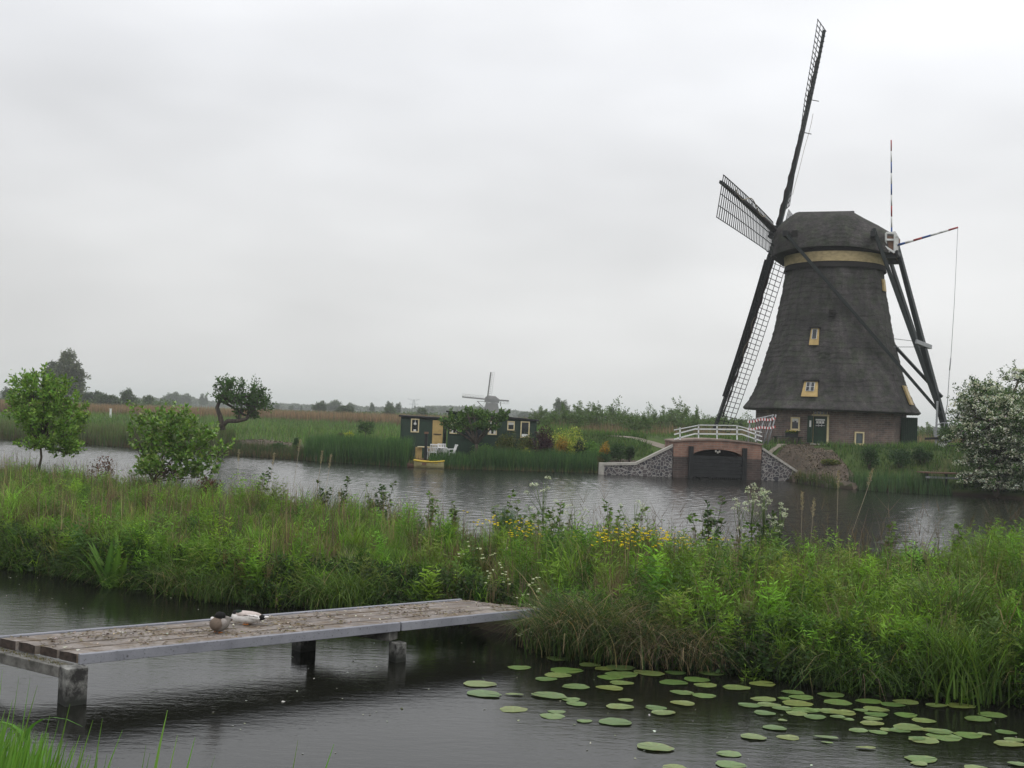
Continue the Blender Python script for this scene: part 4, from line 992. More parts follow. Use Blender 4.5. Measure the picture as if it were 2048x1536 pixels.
# old reed plumes
def plume(px, ptop, tilt, label, Lp=.34):
    v = gz(px, ptop, 1.8); x = v.x; y = float(yf(x)) - .15; d = ray(px, ptop); z1 = EYE + d[2] * y / d[1]; x = d[0] / d[1] * y
    xb = x - tilt; z0 = hz(xb, y); rt = plant_root('reed_plume', xb, y, label, 'reed', 'old reed stems with pale plumes'); h_ = z1 - z0
    mb = MB(); mb.tube([(0, 0, 0), (tilt * .5, 0, h_ * .5), (tilt, 0, h_ * .97)], [.006, .005, .004], 5); mb.build('stem', M['rope'], rt)
    g = VG(); m_ = 110; t = rnd(m_); q = np.stack([tilt * (1 - (Lp / h_) * (1 - t)), 0 * t, h_ - Lp * (1 - t)], 1) + rng.normal(0, .011, (m_, 3)); D = unit(m_, .5, .97); g.leaves(q, D, .05, .012, pal([(.36, .31, .22), (.30, .25, .18)], m_, .2), up=2)
    foliage_child('plume', g, rt)
for a in ((478, 900, .03, 'pale reed plume leftmost on the strip, below the bent tree'), (549, 906, .3, 'reed plume leaning right below the soil mound'),
          (600, 880, .3, 'tallest reed plume in front of the green reed bed'), (645, 903, .32, 'pale reed plume leaning right over the water'), (662, 910, .3, 'thick reed plume in front of the green reed bed'), (1677, 943, 0., 'straight pale reed plume right of the bridge'), (1746, 938, .95, 'long reed plume leaning right in front of the mill bank'),
          (1628, 1000, .08, 'short brown reed plume below the right wing wall'), (1605, 985, .0, 'dark old plume below the right wing wall end')): plume(*a)
# reddish seedling bushes on the strip
def lump(g, c, r3, n, ln, wd, cols, wts=None, var=.22, shell=.5, zlo=-1):
    D = unit(n, zlo, 1); rr_ = (rnd(n) ** shell)[:, None]; q = np.array(c) + D * rr_ * np.array(r3)
    D2 = D + rng.normal(0, .7, (n, 3)); D2 /= np.linalg.norm(D2, axis=1, keepdims=True)
    dark = 1.0
    g.leaves(q, D2, rnd(n, .7, 1.3) * ln, rnd(n, .7, 1.2) * wd, pal(cols, n, var, wts) * dark, up=1.2)
def small_bush(name, label, x, y, z, c, r3, n, ln, wd, cols, wts=None, group=None, nclump=14, stemr=.02, cat='shrub', per=None):
    """a bush of irregular leafy clumps on a few stems"""
    rt = empty(name, (x, y, z), label, cat, group); g = VG(); mb = MB(); c = np.array(c, float); r3 = np.array(r3, float)
    D = unit(nclump, -.55, 1); cc = c + D * r3 * rnd(nclump, .35, .8)[:, None]
    for k in range(nclump):
        s_ = random.uniform(.34, .55); lump(g, cc[k], r3 * s_, n // nclump, ln, wd, cols, wts)
        if k % 2 == 0: b0 = Vector((random.gauss(0, .04), random.gauss(0, .04), -.05)); mb.tube([b0, b0.lerp(Vector(cc[k]), .5) + Vector((0, 0, .05)), Vector(cc[k])], [stemr, stemr * .7, stemr * .35], 5)
    foliage_child('crown', g, rt); mb.build('stem', M['bark'], rt); return rt
RB = [(.085, .04, .035), (.12, .055, .045), (.06, .035, .028)]
for px, py, l_, hw_ in ((205, 908, 'small reddish bush in front of the water, right of the left tree', .45), (335, 925, 'reddish seedling bush under the round-leaved willow shrub', .5), (420, 955, 'low reddish bush between the shrub and the sprigs', .35)):
    v = gz(px, py, 1.4); x = v.x; y = float(yf(x)) - .6; x = ray(px, py)[0] / ray(px, py)[1] * y; z0 = hz(x, y); zt = EYE + ray(px, py)[2] * y / ray(px, py)[1]; h_ = max(.5, zt - z0)
    small_bush('reddish_bush', l_, x, y, z0, (0, 0, h_ * .72), (hw_, hw_, h_ * .35), 420, .07, .05, RB, nclump=9, stemr=.012)
# ------------------------------------------------------------------ trees
def tree(name, label, cat, x, y, z, trunk, lobes, ncl, per, ln, wd, cols, wts=None, group=None, cr_=.22, tr=.1, blossom=None, up_twigs=0., var=.2, limbs=None, sub=1.0, elong=1.0, spiky=False):
    """trunk: list of points (local); lobes: (cx,cy,cz,rx,ry,rz); clusters of leaves at twig ends on lobe shells"""
    rt = empty(name, (x, y, z), label, cat, group); mb = MB(); g = VG(); gb = VG() if blossom else None
    mb.tube(trunk, [tr * (1 - .45 * i / max(1, len(trunk) - 1)) for i in range(len(trunk))], 8)
    tp = Vector(trunk[-1]); vol = np.array([l_[3] * l_[4] * l_[5] for l_ in lobes]) ** .67; cnt = np.maximum(1, (ncl * vol / vol.sum()).astype(int))
    for li, (l_, k) in enumerate(zip(lobes, cnt)):
        c = np.array(l_[:3]); r3 = np.array(l_[3:6]); src = Vector(trunk[limbs[li]]) if limbs else tp
        mid = src.lerp(Vector(c), .5) + Vector((random.gauss(0, .1), random.gauss(0, .1), .05)) * float(r3.mean()); mb.tube([src, mid, Vector(c)], [tr * .55, tr * .4, tr * .25], 6)
        D = unit(k, -.75, 1); q = c + D * r3 * (rnd(k) ** .38)[:, None]
        for j in range(k):
            tgt = Vector(q[j]) + Vector((0, 0, up_twigs * random.random()))
            if j % 2 == 0: mb.tube([Vector(c), Vector(c).lerp(tgt, .55) + Vector((0, 0, -.06 * float(r3[2]))), tgt], [tr * .2, tr * .12, tr * .04], 4, caps=False)
            s_ = cr_ * random.uniform(.6, 1.3); m_ = int(per * random.uniform(.6, 1.4)); sh = random.uniform(.72, 1.2)
            Dd = unit(m_, -.8, 1)
            if spiky:
                ta = np.array(tgt); tw = ta - c; tw = tw / (np.linalg.norm(tw) + 1e-6); tw = tw + np.array([0, 0, .35]) + rng.normal(0, .25, 3); tw /= np.linalg.norm(tw); tl = s_ * random.uniform(1.6, 3.4); tt = (rnd(m_) * 1.25 - .45)
                qq = ta + tw * (tt * tl)[:, None] + Dd * (rnd(m_) * s_ * .42)[:, None] * (1.15 - .5 * np.clip(tt, 0, 1))[:, None]; D2 = tw * .8 + Dd + rng.normal(0, .4, (m_, 3))
                if j % 3 == 0: mb.tube([Vector(ta - tw * tl * .45), Vector(ta + tw * tl * .75)], [tr * .07, tr * .02], 4, caps=False)
            else:
                qq = np.array(tgt) + Dd * (rnd(m_) ** .5)[:, None] * np.array([s_ * sub, s_ * sub, s_ * elong]); D2 = Dd + rng.normal(0, .6, (m_, 3))
            D2 /= np.linalg.norm(D2, axis=1, keepdims=True)
            g.leaves(qq, D2, rnd(m_, .7, 1.3) * ln, rnd(m_, .7, 1.3) * wd, pal(cols, m_, var, wts) * sh, up=1.2)
            if up_twigs and random.random() < .7:
                m2 = per // 2; tt = rnd(m2); dv = np.array([D[j][0] * .3, D[j][1] * .3, 1.]) * up_twigs * 1.3; qq = q[j] + dv * tt[:, None] + rng.normal(0, ln * .4, (m2, 3)); g.leaves(qq, unit(m2, -.2, 1), ln, wd, pal(cols, m2, var, wts), up=1.2)
                mb.tube([Vector(q[j]), Vector(q[j] + dv)], [tr * .08, tr * .02], 4, caps=False)
            if blossom and random.random() < blossom[0]:
                m3 = blossom[1]; Dd = unit(m3, -.3, 1); out_ = (q[j] - c) / r3; qq = np.array(tgt) + out_ * s_ * .35 + Dd * s_ * np.array([.8, .8, .5]); gb.leaves(qq, unit(m3, -.3, 1), blossom[2], blossom[2] * .9, pal([(.70, .72, .63), (.55, .58, .46)], m3, .12), up=4)
    foliage_child('crown', g, rt); mb.build('trunk', M['bark'], rt)
    if blossom: foliage_child('blossom', gb, rt, M['petal'])
    return rt
def px2(Y, px, py): v = at(px, py, Y); return v
def lobes_px(Y, base, lst, depth=.9):
    """lobes given in picture units at depth Y -> local metres"""
    o_ = []
    for (px, py, rx, ry) in lst: v = at(px, py, Y); s_ = Y / FPX; o_.append((v.x - base[0], random.uniform(-.3, .3) * rx * s_, v.z - base[2], rx * s_, rx * s_ * depth, ry * s_))
    return o_
LG = [(.17, .31, .05), (.21, .34, .065), (.11, .21, .04), (.25, .34, .10)]
# tree on the strip at the left
Y = 36.5; v = at(75, 925, Y); z0 = hz(v.x, Y); b0 = (v.x, Y, z0)
tree('alder_tree', 'bright green young tree on the strip at the left edge', 'tree', *b0, [(0, 0, -.1), (-.08, 0, .3), (.05, 0, .5), (.1, .05, .9), (.05, 0, 1.4)],
     lobes_px(Y, b0, [(70, 795, 36, 26), (108, 812, 44, 32), (48, 772, 26, 16), (100, 855, 50, 26), (132, 884, 32, 22), (66, 835, 45, 26), (142, 832, 26, 22), (38, 812, 18, 22), (92, 775, 30, 16), (120, 785, 22, 16), (160, 862, 14, 18), (110, 900, 46, 14), (60, 868, 26, 16), (58, 898, 26, 13), (135, 908, 30, 12)]), 255, 27, .13, .06, LG, [.4, .25, .25, .1], tr=.06, cr_=.17, up_twigs=.3, spiky=True)
Y = 32.3; v = at(300, 950, Y); z0 = hz(v.x, Y); b0 = (v.x, Y, z0)
tree('willow_shrub', 'loose round-leaved willow shrub on the strip with pale leaf tips', 'shrub', *b0, [(0, 0, -.1), (.05, 0, .3), (.1, 0, .55)],
     lobes_px(Y, b0, [(300, 850, 38, 22), (345, 860, 42, 24), (390, 870, 38, 20), (330, 895, 50, 24), (380, 905, 48, 24), (410, 920, 34, 20), (300, 915, 26, 20), (355, 835, 28, 14), (268, 868, 16, 14), (330, 930, 40, 16), (262, 838, 9, 8), (395, 940, 34, 14), (425, 880, 18, 10), (320, 950, 60, 12), (400, 955, 50, 10), (275, 900, 18, 16), (440, 905, 18, 14)]), 190, 17, .13, .085, [(.13, .24, .045), (.18, .29, .06), (.32, .38, .2), (.08, .15, .035)], [.38, .36, .10, .16], tr=.035, cr_=.15, up_twigs=.2, spiky=True)
# bent tree on the far bank
Y = 74.5; v = at(447, 852, Y); z0 = v.z - .25; b0 = (v.x, Y, z0)
def lp(px, py, dy=0.): q = at(px, py, Y); return (q.x - b0[0], dy, q.z - b0[2])
rt = tree('bent_tree', 'low crooked tree leaning right on the far bank', 'tree', *b0, [lp(446, 860), lp(441, 835), lp(434, 815), lp(440, 800)],
     lobes_px(Y, b0, [(445, 795, 22, 22), (470, 800, 28, 24), (500, 812, 30, 24), (520, 815, 24, 22), (492, 832, 28, 16), (455, 782, 16, 14), (505, 792, 22, 14)]), 130, 22, .2, .1, [(.06, .125, .03), (.075, .15, .035), (.035, .08, .02)], [.4, .3, .3], tr=.2, cr_=.27, up_twigs=.5, spiky=True)
mb = MB(); mb.tube([lp(446, 850), lp(455, 842), lp(475, 842), lp(492, 838), lp(505, 825), lp(512, 812)], [.16, .15, .14, .12, .1, .06], 7); mb.tube([lp(480, 842), lp(478, 828), lp(484, 815)], [.1, .08, .05], 6); mb.build('leaning_branch', M['bark'], rt)
# cabin tree
Y = 67.3; v = at(955, 938, Y); b0 = (v.x, Y, .25)
tree('orchard_tree', 'spreading flat-topped tree with forked trunk before the green cabin', 'tree', *b0, [(0, 0, -.3), (-.05, 0, .5), (-.1, 0, .9), (-.12, 0, 1.2)],
     lobes_px(Y, b0, [(912, 842, 24, 10), (948, 836, 30, 13), (984, 836, 26, 10), (940, 856, 26, 9), (903, 857, 16, 7), (975, 856, 24, 9), (1010, 830, 14, 5), (935, 828, 8, 6)]), 105, 24, .18, .1, [(.08, .155, .035), (.11, .20, .04), (.045, .095, .022)], [.4, .3, .3], tr=.15, cr_=.20, up_twigs=.1, spiky=True)
# blossoming hawthorn
Y = 56.; v = at(1990, 985, Y); b0 = (v.x, Y, -.1)
tree('hawthorn', 'large hawthorn covered in white blossom overhanging the water at right', 'tree', *b0, [(0, 0, -.3), (.1, 0, .8), (0, 0, 1.6), (.1, 0, 2.4)],
     lobes_px(Y, b0, [(1985, 800, 50, 32), (1965, 840, 56, 40), (2010, 850, 60, 46), (2050, 830, 60, 46), (1975, 890, 62, 40), (2020, 920, 62, 46), (2065, 900, 60, 60), (1995, 955, 44, 34), (2045, 970, 50, 30), (1925, 880, 26, 24), (1945, 925, 24, 22), (2100, 860, 60, 70), (2120, 940, 60, 50), (1935, 800, 18, 22), (1970, 965, 34, 26), (2010, 972, 36, 24), (2040, 760, 30, 12), (1955, 785, 24, 14), (1925, 965, 14, 20), (1990, 850, 80, 60), (2020, 930, 80, 60)]), 860, 42, .12, .07, [(.065, .125, .038), (.095, .165, .05), (.045, .09, .028)], [.4, .3, .3], tr=.2, cr_=.36, blossom=(.9, 50, .09), up_twigs=.15, elong=1.3, spiky=True)
Y = 60.; v = at(2048, 850, Y); b0 = (v.x, Y, 1.)
tree('dark_tree', 'darker green tree behind the blossoming hawthorn at the right edge', 'tree', *b0, [(0, 0, -.3), (0, 0, 1.2)], lobes_px(Y, b0, [(2035, 805, 40, 26), (2075, 800, 40, 30), (2040, 840, 60, 40)]), 90, 46, .13, .08, [(.06, .12, .03), (.04, .08, .022)], tr=.14, cr_=.4, up_twigs=.2)
Y = 66; v = at(1893, 890, Y); b0 = (v.x, Y, hz(v.x, Y))
small_bush('yew_bush', 'dense green bush between the tail beam foot and hawthorn', *b0, (0, 0, .9), (.55, .5, .75), 1500, .1, .05, [(.05, .105, .022), (.035, .075, .018)], nclump=12)
# ------------------------------------------------------------------ garden shrubs in front of the far bank
def gsh(px, top, bot, hw_, Y, cols, label, name='garden_shrub', n=900, ln=.085, wts=None, nclump=16):
    v = at(px, bot, Y); s_ = Y / FPX; z = hz(v.x, Y) - .05; h_ = max(.3, at(px, top, Y).z - z)
    small_bush(name, label, v.x, Y, z, (0, 0, h_ * .5), (hw_ * s_ * 1.05, hw_ * s_ * .9, h_ * .52), int(n * 1.7), ln * 1.15, ln * .75, cols, wts, nclump=nclump)
DKG = [(.03, .075, .02), (.045, .1, .025), (.022, .05, .015)]; LTG = [(.10, .21, .035), (.13, .25, .045), (.07, .15, .03)]
ORG = [(.32, .20, .03), (.42, .25, .04), (.20, .17, .035)]; YEL = [(.38, .38, .04), (.30, .33, .05), (.14, .22, .04)]; PUR = [(.04, .015, .024), (.06, .02, .03), (.025, .012, .018)]; OLV = [(.10, .13, .035), (.16, .15, .04), (.06, .1, .025)]
for a in ((1128, 853, 892, 46, 69.8, [(.34, .40, .06), (.42, .44, .10), (.14, .22, .04)], 'large domed yellow-green flowering shrub right of the cabin', 'flowering_shrub', 2600), (1088, 860, 914, 25, 68.0, PUR, 'dark purple round shrub in the garden', 'purple_shrub', 2000), (1126, 873, 902, 17, 68.6, ORG, 'orange-leaved shrub between the purple one and the yellow-green dome'),
          (1139, 888, 906, 10, 68.4, YEL, 'low bright yellow shrub beneath the orange one'), (1157, 878, 909, 12, 69, [(.03, .045, .02), (.04, .06, .02)], 'very dark upright shrub right of the yellow one'), (1183, 882, 897, 14, 70, LTG, 'light green rounded shrub at the foot of the dyke'),
          (1187, 893, 917, 15, 68.6, LTG, 'bright green shrub directly in front of another light one'), (1209, 886, 907, 13, 69.3, ORG, 'round orange shrub farther right, between green ones'), (1237, 886, 914, 19, 69.2, DKG, 'wide dark green shrub next to the dyke slope'), (1260, 892, 910, 9, 69.6, DKG, 'smallest dark green shrub, rightmost of the garden row'), (1207, 905, 918, 14, 68.6, [(.05, .11, .04), (.07, .13, .05)], 'low grey-green shrub beneath the round orange one'),
          (1012, 868, 900, 24, 69.3, OLV, 'olive yellow shrub under the small cabin window', 'garden_shrub', 1400), (1048, 868, 902, 20, 69.3, OLV, 'olive green shrub left of the purple one', 'garden_shrub', 1200), (1052, 897, 914, 8, 68.3, YEL, 'tiny yellow shrub at the reeds, left of the purple one'), (965, 882, 906, 22, 68.6, LTG, 'light green shrub behind the cabin tree trunk'),
          (693, 858, 876, 14, 78, YEL, 'round yellow shrub in the meadow above the green reeds'), (790, 870, 905, 30, 70.4, LTG, 'bright leafy shrub at the left corner of the cabin', 'garden_shrub', 1500), (592, 876, 894, 7, 74, DKG, 'small dark shrub right of the bare soil mound'),
          (680, 864, 880, 8, 77, [(.05, .04, .025), (.07, .06, .03)], 'small brown twiggy shrub left of the yellow one'), (560, 886, 902, 20, 71.6, DKG, 'low dark plant at the water under the soil mound'), (600, 895, 915, 10, 70, [(.06, .05, .03), (.09, .08, .04)], 'brown reedy clump at the water under the soil mound'),
          (1738, 893, 932, 24, 61.5, [(.03, .07, .025), (.045, .095, .03)], 'dark green shrub on the bank below the small mill window'), (1800, 893, 935, 26, 61.5, [(.03, .07, .025), (.04, .085, .03)], 'dark green shrub on the bank, middle of three'), (1845, 895, 928, 20, 61.8, [(.03, .065, .025), (.04, .08, .03)], 'dark green shrub on the bank left of the landing stage'),
          (1660, 925, 950, 18, 63.2, OLV, 'low olive shrub at the foot of the soil slope'), (1195, 915, 945, 10, 67.2, [(.09, .09, .03), (.12, .1, .04), (.05, .08, .02)], 'brownish weeds against the low end of the wing wall')):
    gsh(*a) if len(a) < 9 else gsh(*a[:7], a[7], a[8])
# umbrella shaped shrub
Y = 77; v = at(731, 880, Y); b0 = (v.x, Y, v.z)
tree('umbrella_shrub', 'dark umbrella shaped shrub on a thin stem above the green reeds', 'shrub', *b0, [(0, 0, 0), (0, 0, .5)], lobes_px(Y, b0, [(722, 852, 14, 10), (740, 852, 14, 10), (731, 862, 14, 10)]), 50, 30, .09, .05, [(.035, .075, .022), (.05, .1, .03)], tr=.05, cr_=.2)
# ------------------------------------------------------------------ reeds, meadow, reed field (stuff)
def far_pts(n, x0, x1, d0, d1, yjit=0):
    x = rnd(n, x0, x1); y = ye(x) + rnd(n, d0, d1); return np.column_stack([x, y, np.maximum(hgt(x, y), -.05)])
g = VG()
DK = [(.040, .095, .032), (.055, .12, .038), (.075, .145, .04)]
def reedbed(x0, x1, n, h0, h1, cols=DK, d0=-.35, d1=1.6, w_=.035):
    P = far_pts(n, x0, x1, d0, d1); P[:, 2] = np.maximum(P[:, 2] - .1, -.1); hh = rnd(n, h0, h1) * (.8 + .35 * vn(P[:, 0], P[:, 1], .8, 3)); g.blades(P, hh, w_, rnd(n, 0, .25), rnd(n, 0, 6.28), pal(cols, n, .2), 2)
reedbed(-12.8, -6.0, 9000, .95, 1.5, d1=3.0); reedbed(-2.0, 5.3, 8500, .65, 1.25); reedbed(-4.8, -1.8, 2200, .4, .9)
reedbed(18.6, 22.8, 1300, .4, 1.1, [(.06, .12, .05), (.08, .14, .055)], d1=1.6); reedbed(16.6, 17.8, 300, .3, .7, [(.12, .13, .05), (.06, .1, .03)])
reedbed(-45, -19, 13000, .9, 1.4, [(.08, .13, .042), (.105, .155, .05), (.12, .12, .065)], d1=3.5, w_=.045); reedbed(-19.5, -12.8, 2600, .3, .9, [(.045, .09, .025), (.09, .085, .045)], d1=1.3)
P = far_pts(5000, -44, -5.5, -.3, .2); g.blades(P, rnd(5000, .2, .55), .04, .2, rnd(5000, 0, 6.28), pal([(.16, .12, .06), (.10, .085, .05)], 5000, .2), 1)
P = far_pts(2400, -5.5, 5.4, -.4, .1); g.blades(P, rnd(2400, .1, .35), .03, .2, rnd(2400, 0, 6.28), pal([(.20, .16, .07), (.10, .10, .05)], 2400, .2), 1)
tag(link('waterside_reeds', g.mesh('waterside_reeds')), kind='stuff')
g = VG()
n = 52000; x = rnd(n, -60, 40); y = 66 + 110 * rng.random(n) ** 1.3; ok = (y > ye(x) + .8) & (np.abs(x) < y * .52 + 3); ok &= ~((np.hypot((x - MC[0]), (y - MC[1])) < 6.3) & (y > 68)); ok &= ~((x > 8.9) & (x < 15.3) & (y < 70.3)); ok &= ~((np.exp(-(((x + 17.4) / 3.0) ** 2 + ((y - 75.8) / 2.6) ** 2)) > .33)); ok &= ~((x > 15.2) & (x < 18.4 + 1.2 * vn(x, y, .7)) & (y < 68.9)); ok &= ~((x > 5.4) & (x < 9) & (y < ye(x) + 3)); ok &= ~((x > 1.5) & (x < 40) & (np.abs(y - np.interp(x, [1.5, 5, 8.2, 10.5, 12.5, 17, 40], [77.6, 76.6, 75.2, 73.2, 70.8, 69.6, 70.3])) < .7))
P = np.column_stack([x, y, hgt(x, y)])[ok]; n = len(P); short = P[:, 0] > 5
f_ = (1 + (P[:, 1] - 66) / 70)
pm = vn(P[:, 0], P[:, 1], .22, 4)
col = pal([(.07, .14, .028), (.09, .18, .034), (.12, .16, .05)], n, .2); col *= (.75 + .55 * pm)[:, None]
g.blades(P, np.where(short, rnd(n, .10, .30) * (.5 + 1.4 * vn(P[:, 0], P[:, 1], .7, 6)), rnd(n, .3, .65)) * (f_ ** .5), .035 * f_, rnd(n, .1, .6), rnd(n, 0, 6.28), col, 2)
n = 26000; x = np.concatenate([rnd(18000, 15, 35), rnd(8000, 2, 9.4)]); y = np.concatenate([rnd(18000, 55, 72), rnd(8000, 67.5, 78)]); ok = (y > ye(x) + .3) & ~((x > 15) & (x < 18.5 + 1.3 * vn(x, y, .7)) & (y < 69)) & (np.hypot(x - MC[0], y - MC[1]) > 6) & ~((x < 9.2) & (y < 71.2)) & (np.abs(y - np.interp(x, [1.5, 5, 8.2, 10.5, 12.5, 17, 40], [77.6, 76.6, 75.2, 73.2, 70.8, 69.6, 70.3])) > .5)
P = np.column_stack([x, y, hgt(x, y)])[ok]; n = len(P); pm = vn(P[:, 0], P[:, 1], .5, 7)
g.blades(P, rnd(n, .1, .42) * (.4 + 1.2 * pm), .035, rnd(n, .1, .8), rnd(n, 0, 6.28), pal([(.045, .10, .022), (.065, .135, .028), (.10, .14, .04), (.035, .075, .02)], n, .22) * (.8 + .5 * pm)[:, None], 2)
tag(link('meadow_grass', g.mesh('meadow_grass')), kind='stuff')
g = VG()
n = 60000; x = rnd(n, -120, 60); y = 158 + 60 * rng.random(n) ** 1.6 + 10 * (vn(x, 0 * x, .05, 3) - .5); P = np.column_stack([x, y, hgt(x, y)]); ok = (np.abs(x) < y * .53) & ~((x > 3) & (y < 165)); P = P[ok]; n = len(P)
g.blades(P, rnd(n, 1.2, 1.9) * (.85 + .3 * vn(P[:, 0], P[:, 1], .12, 2)), .10, rnd(n, 0, .2), rnd(n, 0, 6.28), pal([(.26, .165, .105), (.20, .13, .08), (.15, .12, .065)], n, .2), 1)
n = 9000; x = rnd(n, 3.5, 48); y = 98 + 22 * rng.random(n); P = np.column_stack([x, y, hgt(x, y)]); g.blades(P, rnd(n, .8, 1.5), .07, rnd(n, 0, .2), rnd(n, 0, 6.28), pal([(.24, .17, .11), (.18, .14, .09)], n, .2), 1)
tag(link('brown_reed_field', g.mesh('brown_reed_field')), kind='stuff')
g = VG()
n = 5200; x = np.concatenate([rnd(n - 1400, 15.2, 19.2), rnd(1400, -21, -14)]); y = np.concatenate([rnd(n - 1400, 60, 68.8), rnd(1400, 73, 79)]); ok = (y > ye(x) + .1) & np.where(x > 0, x < 18.6 + 1.6 * (vn(x, y, .6) - .5) + .4, np.exp(-(((x + 17.4) / 3.0) ** 2 + ((y - 75.8) / 2.6) ** 2)) > .36); x, y = x[ok], y[ok]; n = len(x)
P = np.column_stack([x, y, hgt(x, y) + .02]); D = unit(n, -.2, .6); g.leaves(P, D, rnd(n, .04, .12), rnd(n, .04, .10), pal([(.13, .10, .075), (.08, .065, .05), (.19, .165, .13), (.055, .045, .035)], n, .25), up=2, fold=.5)
tag(link('soil_clods', g.mesh('soil_clods', M['petal'])), kind='stuff')
# ------------------------------------------------------------------ trees behind the cabin and the mill: a few kinds copied
WIL = [(.105, .16, .06), (.135, .195, .075), (.08, .125, .05)]
def proto(name, lobes, cols, ln, ncl=70, per=42, cr_=.45, th=1.5, up=.35):
    return tree(name, 'x', 'tree', 0, 0, 0, [(0, 0, -.3), (.05, 0, th * .5), (0, 0, th)], lobes, ncl, per, ln, ln * .5, cols, tr=.12, cr_=cr_, up_twigs=up, spiky=True)
pr = [proto('willow_scrub', [(-1.3, 0, 2.2, 1.2, 1.1, 1.3), (0, 0, 2.9, 1.3, 1.2, 1.3), (1.4, .2, 2.3, 1.2, 1., 1.2), (.3, 0, 1.4, 2.2, 1.4, 1.1)], WIL, .2, 70, 44),
      proto('willow_scrub', [(-.8, 0, 2.6, 1.1, 1.1, 1.6), (.8, 0, 2.2, 1.1, 1.1, 1.3), (0, 0, 1.3, 1.8, 1.3, 1.1)], [(.08, .135, .045), (.105, .165, .055)], .2, 60, 44),
      proto('willow_scrub', [(-1.6, 0, 1.7, 1.1, 1., 1.), (0, 0, 2.2, 1.3, 1.1, 1.1), (1.7, .2, 1.8, 1.2, 1., 1.0), (.2, 0, 1.1, 2.4, 1.4, .9)], [(.10, .17, .055), (.13, .205, .065), (.075, .13, .045)], .2, 70, 44)]
used = [False] * 3
scr = [(1082, 815, 104, 0), (1108, 812, 118, 1), (1136, 818, 100, 2), (1160, 806, 122, 0), (1185, 813, 108, 1), (1210, 806, 125, 2), (1232, 820, 112, 0), (1256, 822, 102, 1), (1280, 828, 98, 2), (1300, 826, 118, 0), (1322, 818, 122, 2), (1345, 806, 126, 1), (1366, 812, 118, 0), (1390, 828, 108, 2), (1412, 822, 128, 1), (1440, 826, 122, 0), (1468, 832, 116, 2), (1492, 838, 126, 1), (1850, 848, 120, 0), (1874, 855, 112, 2), (1900, 850, 125, 1), (1835, 860, 130, 2), (1095, 835, 92, 2), (1270, 842, 92, 0), (1375, 835, 100, 1)]
SCL = ['willow scrub tree touching the right cabin roof', 'second willow scrub tree right of the cabin', 'low willow scrub tree behind the yellow-green dome shrub', 'tall willow scrub tree rising above the yellow-green dome shrub', 'willow scrub tree above the light green garden shrubs', 'tall willow scrub tree above the round orange shrub', 'rounded pale willow tree above the wide dark shrub',
       'willow scrub tree behind the dyke slope, above the steps', 'low willow tree left of the wing wall top, set close', 'darker willow tree behind the upper wing wall', 'bushy willow tree just left of the bridge railing', 'tallest willow tree behind the left railing end', 'willow tree behind the second railing post', 'low light willow between the railing and lower sail', 'willow tree directly behind the lower sail tip', 'willow tree right of the lower sail tip', 'small willow tree under the lower sail lattice', 'low willow tree touching the left mill eave',
       'pale willow in the gap right of the mill annex', 'low willow behind the winding wheel', 'willow mostly hidden by the yew bush right of the mill', 'low willow tree against the mill annex edge', 'low round willow bush tree closest behind the cabin corner', 'low round bright willow nearest the track left of the bridge', 'low round willow nearest behind the railing']
for i, (px, top, Y, k) in enumerate(scr):
    v = at(px, top, Y); zb = hz(v.x, Y); H_ = v.z - zb; r_ = pr[k] if not used[k] else copy_tree(pr[k])
    used[k] = True; r_.location = (v.x, Y, zb); s_ = H_ / (4.5, 4.4, 3.6)[k]; r_.scale = (s_ * random.uniform(.95, 1.25), s_, s_); r_.rotation_euler.z = random.uniform(0, 6.28)
    r_['label'] = SCL[i]; r_['group'] = 'willow scrub right of the mill' if px > 1800 else 'willow scrub behind the garden and dyke'
# distant trees, larger and greyer through the air
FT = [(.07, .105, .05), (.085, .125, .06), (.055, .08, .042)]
def dt(lobes, ln, ncl, cols=FT, per=30, cr_=1.1, th=3., up=.8): return tree('distant_tree', 'x', 'tree', 0, 0, 0, [(0, 0, -1), (0, 0, th * .5), (0, 0, th)], lobes, ncl, per, ln, ln * .6, cols, tr=.3, cr_=cr_, up_twigs=up)
pd = [dt([(-2, 0, 5, 2.6, 2.4, 2.8), (2, 0, 5.5, 2.8, 2.4, 3), (0, 0, 7, 2.6, 2.4, 2.6), (0, 0, 3.2, 4, 2.5, 2.2)], .75, 90), dt([(0, 0, 5, 1.5, 1.5, 4.2), (.3, 0, 8.3, .8, .8, 2.2)], .6, 60), dt([(-3, 0, 4, 2.6, 2.2, 2), (3, 0, 4, 2.8, 2.3, 2.3), (0, 0, 5, 3, 2.4, 2.2), (0, 0, 2.5, 5, 2.5, 1.6)], .75, 90)]
us = [False] * 3; HT = (9.8, 11.2, 7.4)
